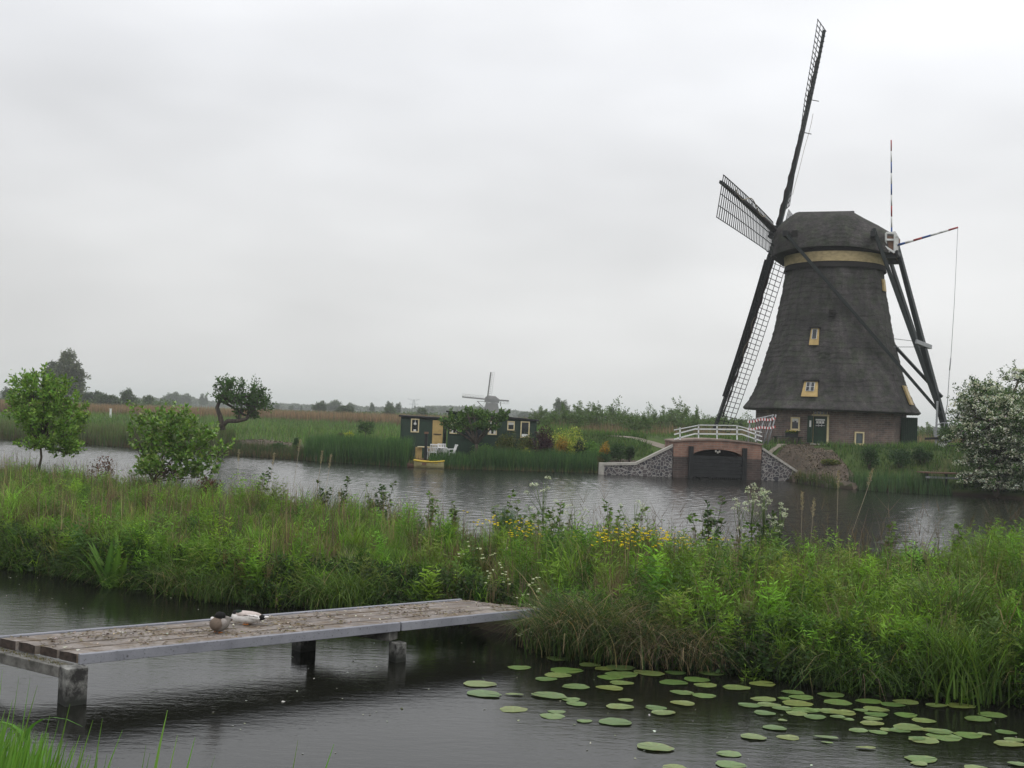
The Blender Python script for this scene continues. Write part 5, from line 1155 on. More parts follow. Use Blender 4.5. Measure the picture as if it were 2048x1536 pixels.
for i, (px, top, Y, k, sx, lb, gr) in enumerate([
        (18, 776, 240, 0, 1, 'hazy rounded tree at the left edge behind the young green tree', None), (60, 788, 250, 2, 1, 'low hazy tree behind the young green tree', None), (185, 784, 235, 2, .9, 'light tree just right of the tall far willow', None), (218, 790, 228, 2, .8, 'low light tree above the white post', None), (258, 779, 232, 0, .9, 'rounded light tree above the brown reeds, tallest right of the white post', None), (298, 792, 240, 2, .8, 'low light tree left of the grey wooded rise', None),
        (345, 785, 560, 0, 1.2, 'grey hazy tree on the wooded rise, left and taller of two', 'grey trees left of the bent tree'), (368, 788, 600, 0, 1.3, 'grey hazy tree on the wooded rise, nearer the slim poplars', 'grey trees left of the bent tree'), (404, 788, 620, 1, 1, 'slim grey poplar nearest to the bent tree on its left', 'slim hazy poplars'), (412, 791, 640, 1, .9, 'slim grey poplar touching a taller poplar beside the bent tree', 'slim hazy poplars'),
        (555, 808, 520, 0, 1, 'hazy tree directly right of the bent tree', None), (583, 814, 540, 0, .8, 'small hazy tree right of the bent tree', None), (603, 814, 480, 1, .9, 'small pointed hazy tree between bent tree and green clump', None), (640, 803, 290, 0, 1, 'green tree at the left of the grey clump above the reeds', None), (668, 801, 480, 0, 1.3, 'taller hazy tree in the grey clump above the reeds', 'grey clump above the brown reeds'), (700, 806, 500, 0, 1.2, 'right-hand lower hazy tree in the grey clump above the reeds', 'grey clump above the brown reeds'),
        (745, 806, 420, 1, 1.1, 'small dark conifer shaped tree left of the cabin', None), (780, 804, 380, 0, .7, 'upright grey tree left of the pylon', None), (797, 806, 390, 0, .6, 'grey tree beside the upright one, nearer the pylon', None), (690, 822, 240, 2, .8, 'low green bush line tree above the yellow shrub', None), (780, 824, 230, 2, .9, 'low green tree left of the cabin roof', None), (845, 822, 240, 2, .9, 'low green tree above the left cabin roof', None),
        (860, 812, 700, 0, 1.6, 'grey hazy tree just right of the pylon', 'grey trees beside the far windmill'), (890, 813, 720, 0, 1.5, 'grey hazy tree beyond the step between the cabin roofs', 'grey trees beside the far windmill'), (955, 812, 690, 0, 1.1, 'grey tree touching the left of the far windmill body', None), (1123, 799, 300, 0, .7, 'bare looking grey tree rising above the scrub', None), (1050, 824, 480, 2, 1, 'grey tree behind the right end of the cabin roof', None)]):
    v = at(px, top, Y); zb = hz(v.x, Y); H_ = max(3., v.z - zb); r_ = pd[k] if not us[k] else copy_tree(pd[k]); us[k] = True
    s_ = H_ / HT[k]; r_.location = (v.x, Y, zb); r_.scale = (s_ * sx * 1.1, s_ * sx, s_); r_.rotation_euler.z = random.uniform(0, 6.28); r_['label'] = lb
    if gr: r_['group'] = gr
Y = 215; v = at(133, 800, Y); b0 = (v.x, Y, hz(v.x, Y))
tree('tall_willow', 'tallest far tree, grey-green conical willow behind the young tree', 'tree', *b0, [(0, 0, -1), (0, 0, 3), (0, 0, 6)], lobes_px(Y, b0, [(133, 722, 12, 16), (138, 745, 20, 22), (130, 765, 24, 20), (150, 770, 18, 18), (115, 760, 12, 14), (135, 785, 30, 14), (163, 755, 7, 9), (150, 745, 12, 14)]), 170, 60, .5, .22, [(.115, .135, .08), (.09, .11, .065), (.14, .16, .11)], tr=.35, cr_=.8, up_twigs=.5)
b0 = (at(102, 800, 222).x, 222, hz(at(102, 800, 222).x, 222))
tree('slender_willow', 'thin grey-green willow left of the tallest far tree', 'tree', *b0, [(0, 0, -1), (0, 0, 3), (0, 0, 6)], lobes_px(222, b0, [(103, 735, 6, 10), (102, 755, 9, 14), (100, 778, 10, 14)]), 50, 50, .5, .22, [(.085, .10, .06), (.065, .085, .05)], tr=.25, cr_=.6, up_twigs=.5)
# far-off wood that reads as one mass
g = VG(); n = 2600
pxs = np.array([0, 60, 130, 180, 330, 360, 400, 430, 480, 560, 620, 680, 740, 800, 860, 900, 960, 1000, 1060, 1150, 1300, 1420, 1600, 1800, 1900, 2048.]); tops = np.array([786, 800, 806, 798, 800, 792, 801, 808, 812, 814, 818, 814, 820, 822, 815, 814, 816, 822, 826, 826, 838, 842, 850, 864, 858, 852.])
xx = rnd(n, -420, 480); yy = 800 + 120 * rng.random(n)
for i in range(n):
    px = 1024 + xx[i] / yy[i] * FPX
    if px < -30 or px > 2080: continue
    top = EYE + ray(px, float(np.interp(px, pxs, tops)))[2] * yy[i] / ray(px, 800)[1]; top = max(4.5, top) * random.uniform(.6, 1.02)
    m_ = 26; q = np.stack([xx[i] + rng.normal(0, 3.2, m_), yy[i] + rng.normal(0, 3, m_), 1 + (top - 1) * rng.random(m_) ** .75], 1); g.leaves(q, unit(m_, -.3, 1), 2.6, 2.2, pal([(.045, .065, .035), (.06, .08, .045)], m_, .15), up=2)
for px0, px1, Yh, cnt, t0, t1 in ((0, 345, 236, 420, 795, 812), (540, 900, 245, 330, 822, 832), (1480, 1900, 170, 200, 862, 872), (1070, 1500, 150, 420, 836, 846)):
    for _ in range(cnt):
        px = random.uniform(px0, px1); Yk = Yh * random.uniform(.97, 1.1); v = at(px, random.uniform(t0, t1) + (px - px0) * .01, Yk); z0 = hz(v.x, Yk); hh_ = max(1.2, v.z - z0); m_ = 30
        q = np.stack([v.x + rng.normal(0, 1.1, m_), Yk + rng.normal(0, 1, m_), z0 + hh_ * rng.random(m_) ** .8], 1); g.leaves(q, unit(m_, -.3, 1), .55, .4, pal([(.085, .13, .05), (.105, .155, .06), (.065, .10, .04)], m_, .15), up=2)
tag(link('distant_woodland', g.mesh('distant_woodland')), kind='stuff')
# ================================================================== green garden cabin
CY_ = 70.0
def cp(px, py, Y=CY_): v = at(px, py, Y); return v
def siding(mb, x0, x1, z0, z1l, z1r, y, step=.16):
    """weatherboards on a wall facing the water, sloping top"""
    z = z0
    while z < max(z1l, z1r) - .02:
        zt = z + step; def_x0, def_x1 = x0, x1
        tl = lambda x: z1l + (z1r - z1l) * (x - x0) / (x1 - x0)
        if zt > min(z1l, z1r):
            # clip the board to the sloping top
            N_ = 12
            for k in range(N_):
                a = x0 + (x1 - x0) * k / N_; c = x0 + (x1 - x0) * (k + 1) / N_; t1 = min(zt, tl(a)); t2 = min(zt, tl(c))
                if t1 > z + .01 and t2 > z + .01: mb.prism([(a, y - .04, z), (c, y - .04, z), (c, y - .012, t2), (a, y - .012, t1)], (0, .03, 0))
        else: mb.prism([(x0, y - .045, z), (x1, y - .045, z), (x1, y - .012, zt + .01), (x0, y - .012, zt + .01)], (0, .03, 0))
        z = zt
def hut(name, label, pxl, pxr, top_l, top_r, bottom, depth, overhang=.18, Y=CY_):
    a = cp(pxl, bottom, Y); x0 = a.x; x1 = cp(pxr, bottom, Y).x; z0 = .45; zl = cp(pxl, top_l, Y).z; zr = cp(pxr, top_r, Y).z
    rt = empty(name, (x0, Y, z0), label, 'cabin'); w_ = x1 - x0
    mb = MB(); siding(mb, 0, w_, 0, zl - z0, zr - z0, 0)
    mb.prism([(0, 0, 0), (w_, 0, 0), (w_, 0, zr - z0), (0, 0, zl - z0)], (0, depth, 0))
    for x, zt in ((0, zl - z0), (w_, zr - z0)): mb.box((x, -.04, zt / 2), (.08, .09, zt))
    # right end boards
    k = 0
    while k * .16 < zr - z0: mb.box((w_ + .015, depth / 2, k * .16 + .08), (.03, depth, .15)); k += 1
    mb.build('wall', M['green'], rt)
    sl = (zr - zl) / w_; ov = overhang
    g = MB(); g.prism([(-ov, -ov, zl - z0 - sl * ov + .003), (w_ + ov, -ov, zr - z0 + sl * ov + .003), (w_ + ov, -ov, zr - z0 + sl * ov + .11), (-ov, -ov, zl - z0 - sl * ov + .11)], (0, depth + 2 * ov, 0)); g.build('roof', M['tar'], rt)
    return rt, x0, z0
def hwin(rt, x0, z0, pxa, pxb, ya, yb, kind='window', Y=CY_, fr=None, curtain=1, fill=None):
    a = cp(pxa, ya, Y); c = cp(pxb, yb, Y); xa, xb, zt, zb = a.x - x0, c.x - x0, a.z - z0, c.z - z0
    m_ = fr or M['cream']; g = MB(); t = .07
    for bx in (((xa + t / 2), (zt + zb) / 2, t, zt - zb), ((xb - t / 2), (zt + zb) / 2, t, zt - zb), ((xa + xb) / 2, zt - t / 2, xb - xa - 2 * t, t), ((xa + xb) / 2, zb + t / 2, xb - xa - 2 * t, t)): g.box((bx[0], -.075, bx[1]), (bx[2], .07, bx[3]))
    o = g.build(kind, m_, rt); g = MB(); g.box(((xa + xb) / 2, -.055, (zt + zb) / 2), (xb - xa - 2 * t, .02, zt - zb - 2 * t)); g.build('pane' if fill is None else 'panel', fill or M['glass'], o)
    if curtain:
        g = MB(); ww = xb - xa - 2 * t
        if curtain == 1: g.box(((xa + xb) / 2, -.068, zt - t - (zt - zb) * .14), (ww, .008, (zt - zb) * .26))
        if curtain == 2:
            for s_ in (xa + t + ww * .18, xb - t - ww * .18): g.box((s_, -.068, (zt + zb) / 2), (ww * .32, .008, zt - zb - 2 * t))
        if curtain == 3: g.tube([((xa + xb) / 2, -.075, zt - t - (zt - zb) * .3), ((xa + xb) / 2, -.06, zt - t - (zt - zb) * .3)], .09, 14); g.box(((xa + xb) / 2, -.068, zb + t + .06), (.16, .02, .12)); g.box(((xa + xb) / 2, -.068, zt - t - .05), (.03, .008, .3))
        g.build('curtain' if curtain < 3 else 'ornament', M['cloth'], o)
    return o
rt, x0, z0 = hut('garden_cabin', 'small dark green flat-roofed cabin, left one, with yellow door', 801, 886, 833.5, 838.5, 900, 2.6)
hwin(rt, x0, z0, 822.5, 838, 837, 865, curtain=3)
dr = hwin(rt, x0, z0, 866, 884.5, 840.5, 893, 'door', fr=M['ochre'], curtain=0, fill=M['ochre'])
g = MB(); a = cp(866, 868); c = cp(884.5, 868); g.box(((a.x + c.x) / 2 - x0, -.1, a.z - z0), (.5, .03, .05)); g.build('crossbar', M['tar'], dr)
rt, x0, z0 = hut('garden_cabin', 'larger dark green cabin on the right with sloping roof and cream windows', 895, 1070, 825, 842.5, 905, 3.0)
hwin(rt, x0, z0, 900, 918, 844, 868, curtain=2)
o = hwin(rt, x0, z0, 927, 946, 846, 880, 'door', fr=M['green'], curtain=0); o2 = hwin(rt, x0, z0, 950, 966, 846, 880, 'door', fr=M['green'], curtain=0)
hwin(rt, x0, z0, 976.5, 993.5, 841, 870, curtain=2); hwin(rt, x0, z0, 1015, 1029, 842, 861, curtain=1)
dd = hwin(rt, x0, z0, 1041.5, 1058.5, 842.5, 876, 'door', curtain=0); g = MB(); a = cp(1044, 870); c = cp(1056, 876); g.box(((a.x + c.x) / 2 - x0, -.075, a.z - z0 - .03), (.42, .03, .2)); g.build('lower_panel', M['white'], dd)
# little wooden terrace
a = gz(842, 921, .32); tx = a.x; ty = 66.4
ter_ = empty('garden_deck', (-4.2, 66.9, 0), 'low weathered wooden deck at the water before the cabins', 'deck'); g = MB()
for k in range(9): g.box((-.0, -.9 + .23 * k, .42), (3.0, .2, .05))
g.build('deck_boards', M['rust'], ter_); 
for x in (-1.4, 0, 1.4):
    for y in (-.9, .9): g = MB(); g.box((x, y, .1), (.12, .12, .59)); g.build('post', M['tar'], ter_)
# white garden table and chairs
def at_d(px, Y): return at(px, 900, Y).x
def chair_(x, y, rz, label):
    rt = empty('garden_chair', (x, y, .445), label, 'chair', 'white plastic garden chairs', rz)
    g = MB(); g.box((0, 0, .43), (.48, .46, .05)); g.build('seat', M['white_plastic'], rt)
    g = MB()
    for k in range(5): g.beam((-.2 + .1 * k, .2, .46), (-.22 + .11 * k, .33, .9), .06, .02)
    g.beam((-.25, .34, .9), (.25, .34, .9), .05, .08); g.build('backrest', M['white_plastic'], rt)
    for sx in (-.21, .21):
        for sy in (-.19, .19): g = MB(); g.beam((sx * 1.1, sy * 1.15, 0), (sx, sy, .42), .05, .05); g.build('leg', M['white_plastic'], rt)
        g = MB(); g.beam((sx * 1.2, -.2, .64), (sx * 1.2, .26, .66), .05, .03); g.beam((sx * 1.15, -.2, .42), (sx * 1.2, -.2, .64), .04, .04); g.build('armrest', M['white_plastic'], rt)
    return rt
chair_(at_d(865, 66.6), 66.6, R(200), 'white plastic chair at the left, before the table'); chair_(at_d(886, 67.4), 67.4, R(20), 'white plastic chair behind the white table'); chair_(at_d(902, 66.9), 66.9, R(-70), 'white plastic chair at the right of the table')
tb = empty('garden_table', (at_d(878, 67.0), 67.0, .445), 'white plastic garden table on the deck', 'table'); g = MB(); g.tube([(0, 0, .70), (0, 0, .74)], [.5, .5], 24); g.build('tabletop', M['white_plastic'], tb)
for sx in (-.3, .3):
    for sy in (-.3, .3): g = MB(); g.beam((sx * 1.1, sy * 1.1, 0), (sx, sy, .71), .05, .05); g.build('leg', M['white_plastic'], tb)
pt_ = empty('serving_table', (at_d(850, 66.9), 66.9, .445), 'narrow pale table left of the white chairs', 'table'); g = MB(); g.box((0, 0, .72), (.9, .5, .05)); g.build('tabletop', M['cream'], pt_)
for sx in (-.38, .38): g = MB(); g.beam((sx, 0, 0), (sx, 0, .7), .05, .4); g.build('leg', M['ochre'], pt_)
po = empty('mooring_post', (at_d(851.5, 65.5), 65.5, -.5), 'dark wooden post with a cap standing at the yellow boat', 'post'); g = MB(); g.beam((0, 0, 0), (0, 0, 2.5), .16, .16); g.build('shaft', M['tar'], po); g = MB(); g.box((0, 0, 2.55), (.24, .24, .12)); g.build('cap', M['rust'], po)
# yellow boat
bx = at(858, 928, 64.9).x; boat = empty('rowing_boat', (bx, 64.9, 0), 'small cream boat with yellow rim moored at the reeds', 'boat')
def hull(mb, Lh, bw_, z0, z1, n=14, inner=0., close=True):
    vs = []; 
    for i in range(n + 1):
        t = i / n; x = -Lh / 2 + Lh * t; wv = bw_ * (math.sin(math.pi * (.12 + .80 * t)) ** .55) * (1 - inner); sh = .06 * (2 * t - 1) ** 2
        for (yy, zz) in ((-1, 1), (-.93, .5), (-.6, 0), (.6, 0), (.93, .5), (1, 1)): vs.append((x, wv / 2 * yy, z0 + (z1 - z0 + sh) * zz + (.08 if abs(2 * t - 1) > .9 and zz < .4 else 0)))
    fs = [(i * 6 + j, (i + 1) * 6 + j, (i + 1) * 6 + j + 1, i * 6 + j + 1) for i in range(n) for j in range(5)]
    mb.add(vs, fs, True); mb.add([vs[j] for j in range(6)], [tuple(range(6))]); mb.add([vs[n * 6 + j] for j in range(6)], [tuple(range(5, -1, -1))]); return vs
g = MB(); vs = hull(g, 1.75, .95, -.1, .38); g.build('hull', M['boat_cream'], boat)
g = MB()
for sd in (0, 5): g.tube([vs[i * 6 + sd] for i in range(15)], .045, 6)
g.tube([vs[0], vs[5]], .045, 6); g.tube([vs[84], vs[89]], .045, 6); g.build('rim', M['yellow'], boat)
g = MB(); g.box((-.3, 0, .3), (.26, .84, .04)); g.box((.4, 0, .3), (.26, .84, .04)); g.build('thwart', M['yellow'], boat)
g = MB(); g.box((-.25, -.47, .25), (.26, .03, .12)); g.build('number_plate', M['rust'], boat)
gr_ = empty('small_dinghy', (at(832, 925, 65.0).x, 65.1, 0), 'low dark dinghy left of the yellow boat', 'boat'); g = MB(); hull(g, 1.0, .6, -.05, .18); g.build('hull', M['rust'], gr_)
# landing stage at the right
lx = at(1905, 940, 58.).x; ls = empty('landing_stage', (lx, 58., 0), 'low plank landing stage on posts below the mill bank', 'landing stage'); g = MB()
for k in range(5): g.box((0, -.4 + .21 * k, 1.08), (3.4, .19, .06))
g.build('planks', M['rust'], ls)
for x in (-1.5, -.5, .5, 1.5): g = MB(); g.box((x, -.42, .5), (.12, .12, 1.09)); g.build('post', M['tar'], ls)
g = MB(); g.beam((-1.6, -.52, .85), (1.6, -.52, .85), .05, .1); g.build('rail', M['steel'], ls)
# small marker post in the meadow, hens and bucket on the mill yard
v = at(221, 829, 140); p_ = empty('marker_post', (v.x, 140, hz(v.x, 140)), 'short white post in front of the brown reeds', 'post'); g = MB(); g.box((0, 0, (at(221, 818, 140).z - hz(v.x, 140)) / 2), (.2, .2, at(221, 818, 140).z - hz(v.x, 140))); g.box((0, 0, at(221, 818, 140).z - hz(v.x, 140) + .03), (.26, .26, .06)); g.build('shaft', M['white'], p_)
v = at(1885, 893, 69.6); bk = empty('bucket', (v.x, 69.6, hz(v.x, 69.6) + .02), 'white round bucket on the grass under the tail beam', 'bucket'); g = MB(); g.tube([(0, 0, 0), (0, 0, .38)], [.22, .27], 16); g.tube([(0, 0, .36), (0, 0, .385)], [.29, .29], 16); g.build('tub', M['white'], bk)
# ================================================================== far windmill
Y = 640; v = at(984, 800, Y); fz_ = 1.0; mm = empty('far_windmill', (v.x, Y, fz_), 'distant hazy windmill seen above the cabin roof', 'windmill')
s_ = Y / FPX; xo = v.x
def fp(px, py, dy=0.): q = at(px, py, Y); return Vector((q.x - xo, dy, q.z - fz_))
M['haze_dark'] = mat('far_mill_thatch', (.07, .06, .055), (.05, .045, .04), 1, .95, 0)
g = MB(); zt = fp(984, 806).z; vs = []
for z, r_ in ((0, 5.6), (2.6, 6.2), (zt * .45, 4.7), (zt, 3.6)):
    for k in range(8): a = 2 * math.pi * (k + .3) / 8; vs.append((math.cos(a) * r_, math.sin(a) * r_, z))
g.add(vs, [(i * 8 + k, i * 8 + (k + 1) % 8, (i + 1) * 8 + (k + 1) % 8, (i + 1) * 8 + k) for i in range(3) for k in range(8)]); g.build('body', M['haze_dark'], mm)
g = MB(); vs = []
for i, (x, w_, h_) in enumerate(((-4.3, 2.6, 2.6), (-3.0, 3.8, 4.0), (1.9, 3.8, 3.9), (4.3, 2.4, 2.1))):
    for j in range(9): th = math.pi * j / 8; vs.append((x, math.cos(th) * w_, zt + .2 + math.sin(th) * h_))
g.add(vs, [(i * 9 + j, i * 9 + j + 1, (i + 1) * 9 + j + 1, (i + 1) * 9 + j) for i in range(3) for j in range(8)] + [tuple(range(9)), tuple(range(35, 26, -1))]); g.build('cap', M['haze_dark'], mm)
hub = fp(975, 799, -4.2)
for tx_, ty_, latt in ((982, 745, (4.8, 0)), (925, 794, (0, 4)), (1018, 802, (0, -4)), (968, 853, (-4.8, 0))):
    tp = fp(tx_, ty_, -4.2); g = MB(); g.beam(hub, tp, .85, .7, (0, 1, 0)); so_ = g.build('sail', M['haze_dark'], mm)
    g = MB(); ld = Vector((latt[0] * .45, 0, latt[1] * .45))
    for k in range(14): t = .15 + .85 * k / 13; p_ = hub.lerp(tp, t); g.beam(p_, p_ + ld, .09, .09, (0, 1, 0))
    for w_ in (.5, 1.): g.beam(hub.lerp(tp, .15) + ld * w_, tp + ld * w_, .09, .09, (0, 1, 0))
    g.build('lattice', M['haze_dark'], so_)
g = MB(); g.beam(fp(954, 802, 3), fp(966, 814, 4), .4, .4); g.beam(fp(954, 802, 3), fp(972, 803, 2), .3, .3); g.beam(fp(1001, 803, 3), fp(1001, 812, 4), .4, .4); g.build('tail_beam', M['haze_dark'], mm)
# pylon
Y = 1500; v = at(827, 824, Y); py_ = empty('pylon', (v.x, Y, 1), 'faint lattice electricity pylon on the horizon', 'pylon'); Hp = at(827, 799, Y).z - 1; g = MB()
for sx in (-1, 1):
    for sy in (-1, 1): g.beam((sx * 3.2, sy * 3.2, 0), (sx * .7, sy * .7, Hp), .5, .5)
for k in range(7):
    t0, t1 = k / 7, (k + 1) / 7; w0, w1 = 3.2 - 2.5 * t0, 3.2 - 2.5 * t1; g.beam((-w0, -w0, Hp * t0), (w1, -w1, Hp * t1), .3, .3); g.beam((w0, -w0, Hp * t0), (-w1, -w1, Hp * t1), .3, .3)
g.build('tower', M['steel'], py_)
for zt_, wd in ((.92, 8.5), (.66, 6.5)):
    g = MB()
    for sx in (-1, 1): g.beam((0, 0, Hp * zt_ + 1), (sx * wd, 0, Hp * zt_ + (2.4 if zt_ > .8 else 0)), .35, .35); g.beam((0, 0, Hp * zt_ - 1.4), (sx * wd, 0, Hp * zt_ + (2.4 if zt_ > .8 else 0)), .35, .35)
    g.build('crossarm', M['steel'], py_)
# ================================================================== jetty
A_ = Vector((-4.67, 12.11, 0)); B_ = Vector((.50, 16.05, 0)); C_ = Vector((-5.83, 12.82, 0)); D_ = Vector((-.62, 16.55, 0)); DZ = .5
jt = empty('jetty', (-2.6, 14.4, 0), 'narrow concrete jetty with soiled plank deck reaching out from the bank', 'jetty'); J0 = Vector((-2.6, 14.4, 0))
M['end_grain'] = mat('dark_end_grain', (.07, .05, .04), (.02, .016, .014), 14, .7, .4)  # plank end faces, darker than the deck tops
for k in range(4):
    t0, t1 = (k + .07) / 4, (k + .93) / 4; st = random.uniform(-.03, .03); sg = 24; vs = []; fs = []
    la0, la1 = A_.lerp(C_, t0), A_.lerp(C_, t1); lb0, lb1 = B_.lerp(D_, t0), B_.lerp(D_, t1); dl = (B_ - A_).normalized()
    for i in range(sg + 1):
        u_ = i / sg
        for q, e_ in ((la0.lerp(lb0, u_), 0), (la0.lerp(lb0, u_) * .5 + la1.lerp(lb1, u_) * .5, 1), (la1.lerp(lb1, u_), 2)):
            q = q + (dl * st if i == 0 else Vector((0, 0, 0))); z = DZ + .008 * (e_ == 1) + .010 * (random.random() - .5); vs.append((q.x - J0.x, q.y - J0.y, z))
    b0 = len(vs); vs += [(x, y, DZ - .095) for x, y, z in vs]
    for i in range(sg):
        for j in range(2): a = 3 * i + j; fs.append((a, a + 1, a + 4, a + 3)); fs.append((b0 + a, b0 + a + 3, b0 + a + 4, b0 + a + 1))
        fs.append((3 * i, 3 * i + 3, b0 + 3 * i + 3, b0 + 3 * i)); fs.append((3 * i + 2, b0 + 3 * i + 2, b0 + 3 * i + 5, 3 * i + 5))
    mb = MB(); mb.add(vs, fs); mb.mi = 1; mb.add(vs, [q for i in (0, 3 * sg) for q in ((i, b0 + i, b0 + i + 1, i + 1), (i + 1, b0 + i + 1, b0 + i + 2, i + 2))]); mb.build('plank', [M['deck'], M['end_grain']], jt)
dl = (B_ - A_).normalized(); nrm = Vector((dl.y, -dl.x, 0))
def edge(P0, P1, out, nm):
    g = MB(); w_ = .07; a = P0 + out * (w_ / 2 + .004); c = P1 + out * (w_ / 2 + .004); n = 1
    for k in range(n): p0 = a.lerp(c, k / n); p1 = a.lerp(c, (k + 1) / n); g.beam(Vector((p0.x - J0.x, p0.y - J0.y, DZ - .046 + .004)), Vector((p1.x - J0.x, p1.y - J0.y, DZ - .046 + .004)), w_, .112)
    return g.build(nm, M['concrete'], jt, bevel=.006)
mid = A_.lerp(B_, .635); edge(A_ + dl * .03, mid - dl * .012, nrm, 'edge_beam'); edge(mid + dl * .012 + Vector((0, 0, 0)), B_, nrm, 'edge_beam'); edge(C_, D_, -nrm, 'edge_beam')
M['old_concrete'] = mat('old_concrete', (.20, .195, .18), (.07, .068, .06), 9, .85, .4)
# inner girders, cross beams and posts
def crossb(t, ext0, ext1, nm='cross_beam', z=.335, h_=.12):
    a = A_.lerp(B_, t); c = C_.lerp(D_, t); d = (c - a).normalized(); p0 = a - d * ext0; p1 = c + d * ext1; g = MB(); g.beam(Vector((p0.x - J0.x, p0.y - J0.y, z)), Vector((p1.x - J0.x, p1.y - J0.y, z)), .2, h_); return g.build(nm, M['old_concrete'], jt, bevel=.008), p0, p1
def jpost(p_, s=.21, top=.25, label=None):
    g = MB(); g.box((p_.x - J0.x, p_.y - J0.y, (top - .9) / 2), (s, s, top + .9), Matrix.Rotation(math.atan2(dl.y, dl.x) + .1, 3, 'Z')); o = g.build('post', M['post'], jt, bevel=.012); return o
cb, p0, p1 = crossb(-.012, -.02, .1); jpost(at_p := p0 + Vector((.10, -.05, 0)), .235, .40); jpost(p1, .2, .25)
crossb(.625, .0, .05); pm = A_.lerp(B_, .632); jpost(pm + Vector((.02, -.0, 0)), .17, .25); pf = C_.lerp(D_, .60); jpost(pf, .24, .25)
# moss on the end cross beam
g = VG(); n = 900; t = rnd(n); a = np.array(p0); c = np.array(p1); P = a + (c - a) * t[:, None] + np.stack([rng.normal(0, .035, n), rng.normal(0, .03, n), np.full(n, .385)], 1) - np.array(J0); P[:, 2] = .383
g.blades(P, rnd(n, .01, .03), .012, .5, rnd(n, 0, 6.28), pal([(.12, .10, .02), (.07, .08, .02), (.16, .12, .04)], n, .2), 1); link('moss', g.mesh('moss'), jt)
# straw, mud crumbs and droppings on the deck
g = VG(); n = 2200; t = rnd(n); s2 = rnd(n, .04, .96); P = (np.array(A_)[None] * (1 - t)[:, None] + np.array(B_)[None] * t[:, None]) * (1 - s2)[:, None] + (np.array(C_)[None] * (1 - t)[:, None] + np.array(D_)[None] * t[:, None]) * s2[:, None]
k = vn(P[:, 0] * 1.5, P[:, 1], 2.2, 3) > .42; P = P[k]; n = len(P); P[:, 2] = DZ + .015; D = unit(n, -.02, .18); g.leaves(P, D, rnd(n, .02, .07), rnd(n, .006, .022), pal([(.22, .18, .12), (.12, .09, .06), (.28, .24, .17), (.09, .07, .05)], n, .25), up=3)
n = 130; t = rnd(n); s2 = rnd(n, .04, .96); P = (np.array(A_)[None] * (1 - t)[:, None] + np.array(B_)[None] * t[:, None]) * (1 - s2)[:, None] + (np.array(C_)[None] * (1 - t)[:, None] + np.array(D_)[None] * t[:, None]) * s2[:, None]; P[:, 2] = DZ + .016
g.leaves(P, unit(n, 0, .05), rnd(n, .03, .08), rnd(n, .02, .035), pal([(.50, .47, .42), (.36, .31, .26)], n, .15), up=6)
me = g.mesh('litter', M['petal']); o = link('litter', me); tag(o, kind='stuff')
# ================================================================== ducks: one continuous body each
def duck(name, label, loc_, rz, parts, feet, scale=1.):
    rt = empty(name, loc_, label, 'duck', rz=rz)
    import bmesh
    bm = bmesh.new()
    for (c, r3, rot, col) in parts:
        mt_ = Matrix.Translation(c) @ Matrix.Rotation(rot[1], 4, 'Y') @ Matrix.Rotation(rot[0], 4, 'X') @ Matrix.Diagonal((*r3, 1)); bmesh.ops.create_icosphere(bm, subdivisions=3, radius=1, matrix=mt_)
    me = bpy.data.meshes.new('tmp'); bm.to_mesh(me); bm.free(); o = bpy.data.objects.new('tmp', me); COL.objects.link(o)
    md = o.modifiers.new('r', 'REMESH'); md.mode = 'VOXEL'; md.voxel_size = .006; sm_ = o.modifiers.new('s', 'SMOOTH'); sm_.iterations = 5
    dg = bpy.context.evaluated_depsgraph_get(); m2 = bpy.data.meshes.new_from_object(o.evaluated_get(dg)); bpy.data.objects.remove(o)
    nv = len(m2.vertices); V = np.zeros(nv * 3, np.float32); m2.vertices.foreach_get('co', V); V = V.reshape(-1, 3); best = np.full(nv, 1e9); C = np.zeros((nv, 3))
    for (c, r3, rot, col) in parts:
        mt_ = (Matrix.Translation(c) @ Matrix.Rotation(rot[1], 4, 'Y') @ Matrix.Rotation(rot[0], 4, 'X') @ Matrix.Diagonal((*r3, 1))).inverted(); A = np.array(mt_); q = V @ A[:3, :3].T + A[:3, 3]; d = (np.linalg.norm(q, axis=1) - 1) * min(r3)
        k = d < best; best[k] = d[k]; C[k] = col
    C *= (1 + .25 * (vn(V[:, 0] * 60, V[:, 2] * 60 + V[:, 1] * 30, 1.) - .5))[:, None]
    a = m2.color_attributes.new('Col', 'FLOAT_COLOR', 'POINT'); cc = np.ones((nv, 4), np.float32); cc[:, :3] = C; a.data.foreach_set('color', cc.ravel()); m2.materials.clear(); m2.materials.append(M['feather']); m2.polygons.foreach_set('use_smooth', np.ones(len(m2.polygons), bool)); m2.name = 'body'
    b = link('body', m2, rt); g = MB()
    for (x, y) in feet: g = MB(); g.prism([(x - .02, y, .0), (x + .045, y - .022, .0), (x + .055, y, .0), (x + .045, y + .022, .0)], (0, 0, .008)); g.tube([(x, y, .005), (x - .005, y, .06)], .006, 6); g.build('foot', M['orange'], rt)
    rt.scale = (scale,) * 3; return rt
M['feather'] = foliage_mat('feather', 0., .75, .2); M['orange'] = mat('orange_web', (.45, .16, .03), (.35, .12, .02), 8, .6, 0)
Wt, Gy, Br, BrD, Bk, Gr, Pk = (.68, .66, .64), (.17, .155, .14), (.12, .085, .06), (.05, .035, .026), (.008, .008, .008), (.006, .02, .014), (.48, .42, .39)
v = gz(494, 1248, DZ + .015)
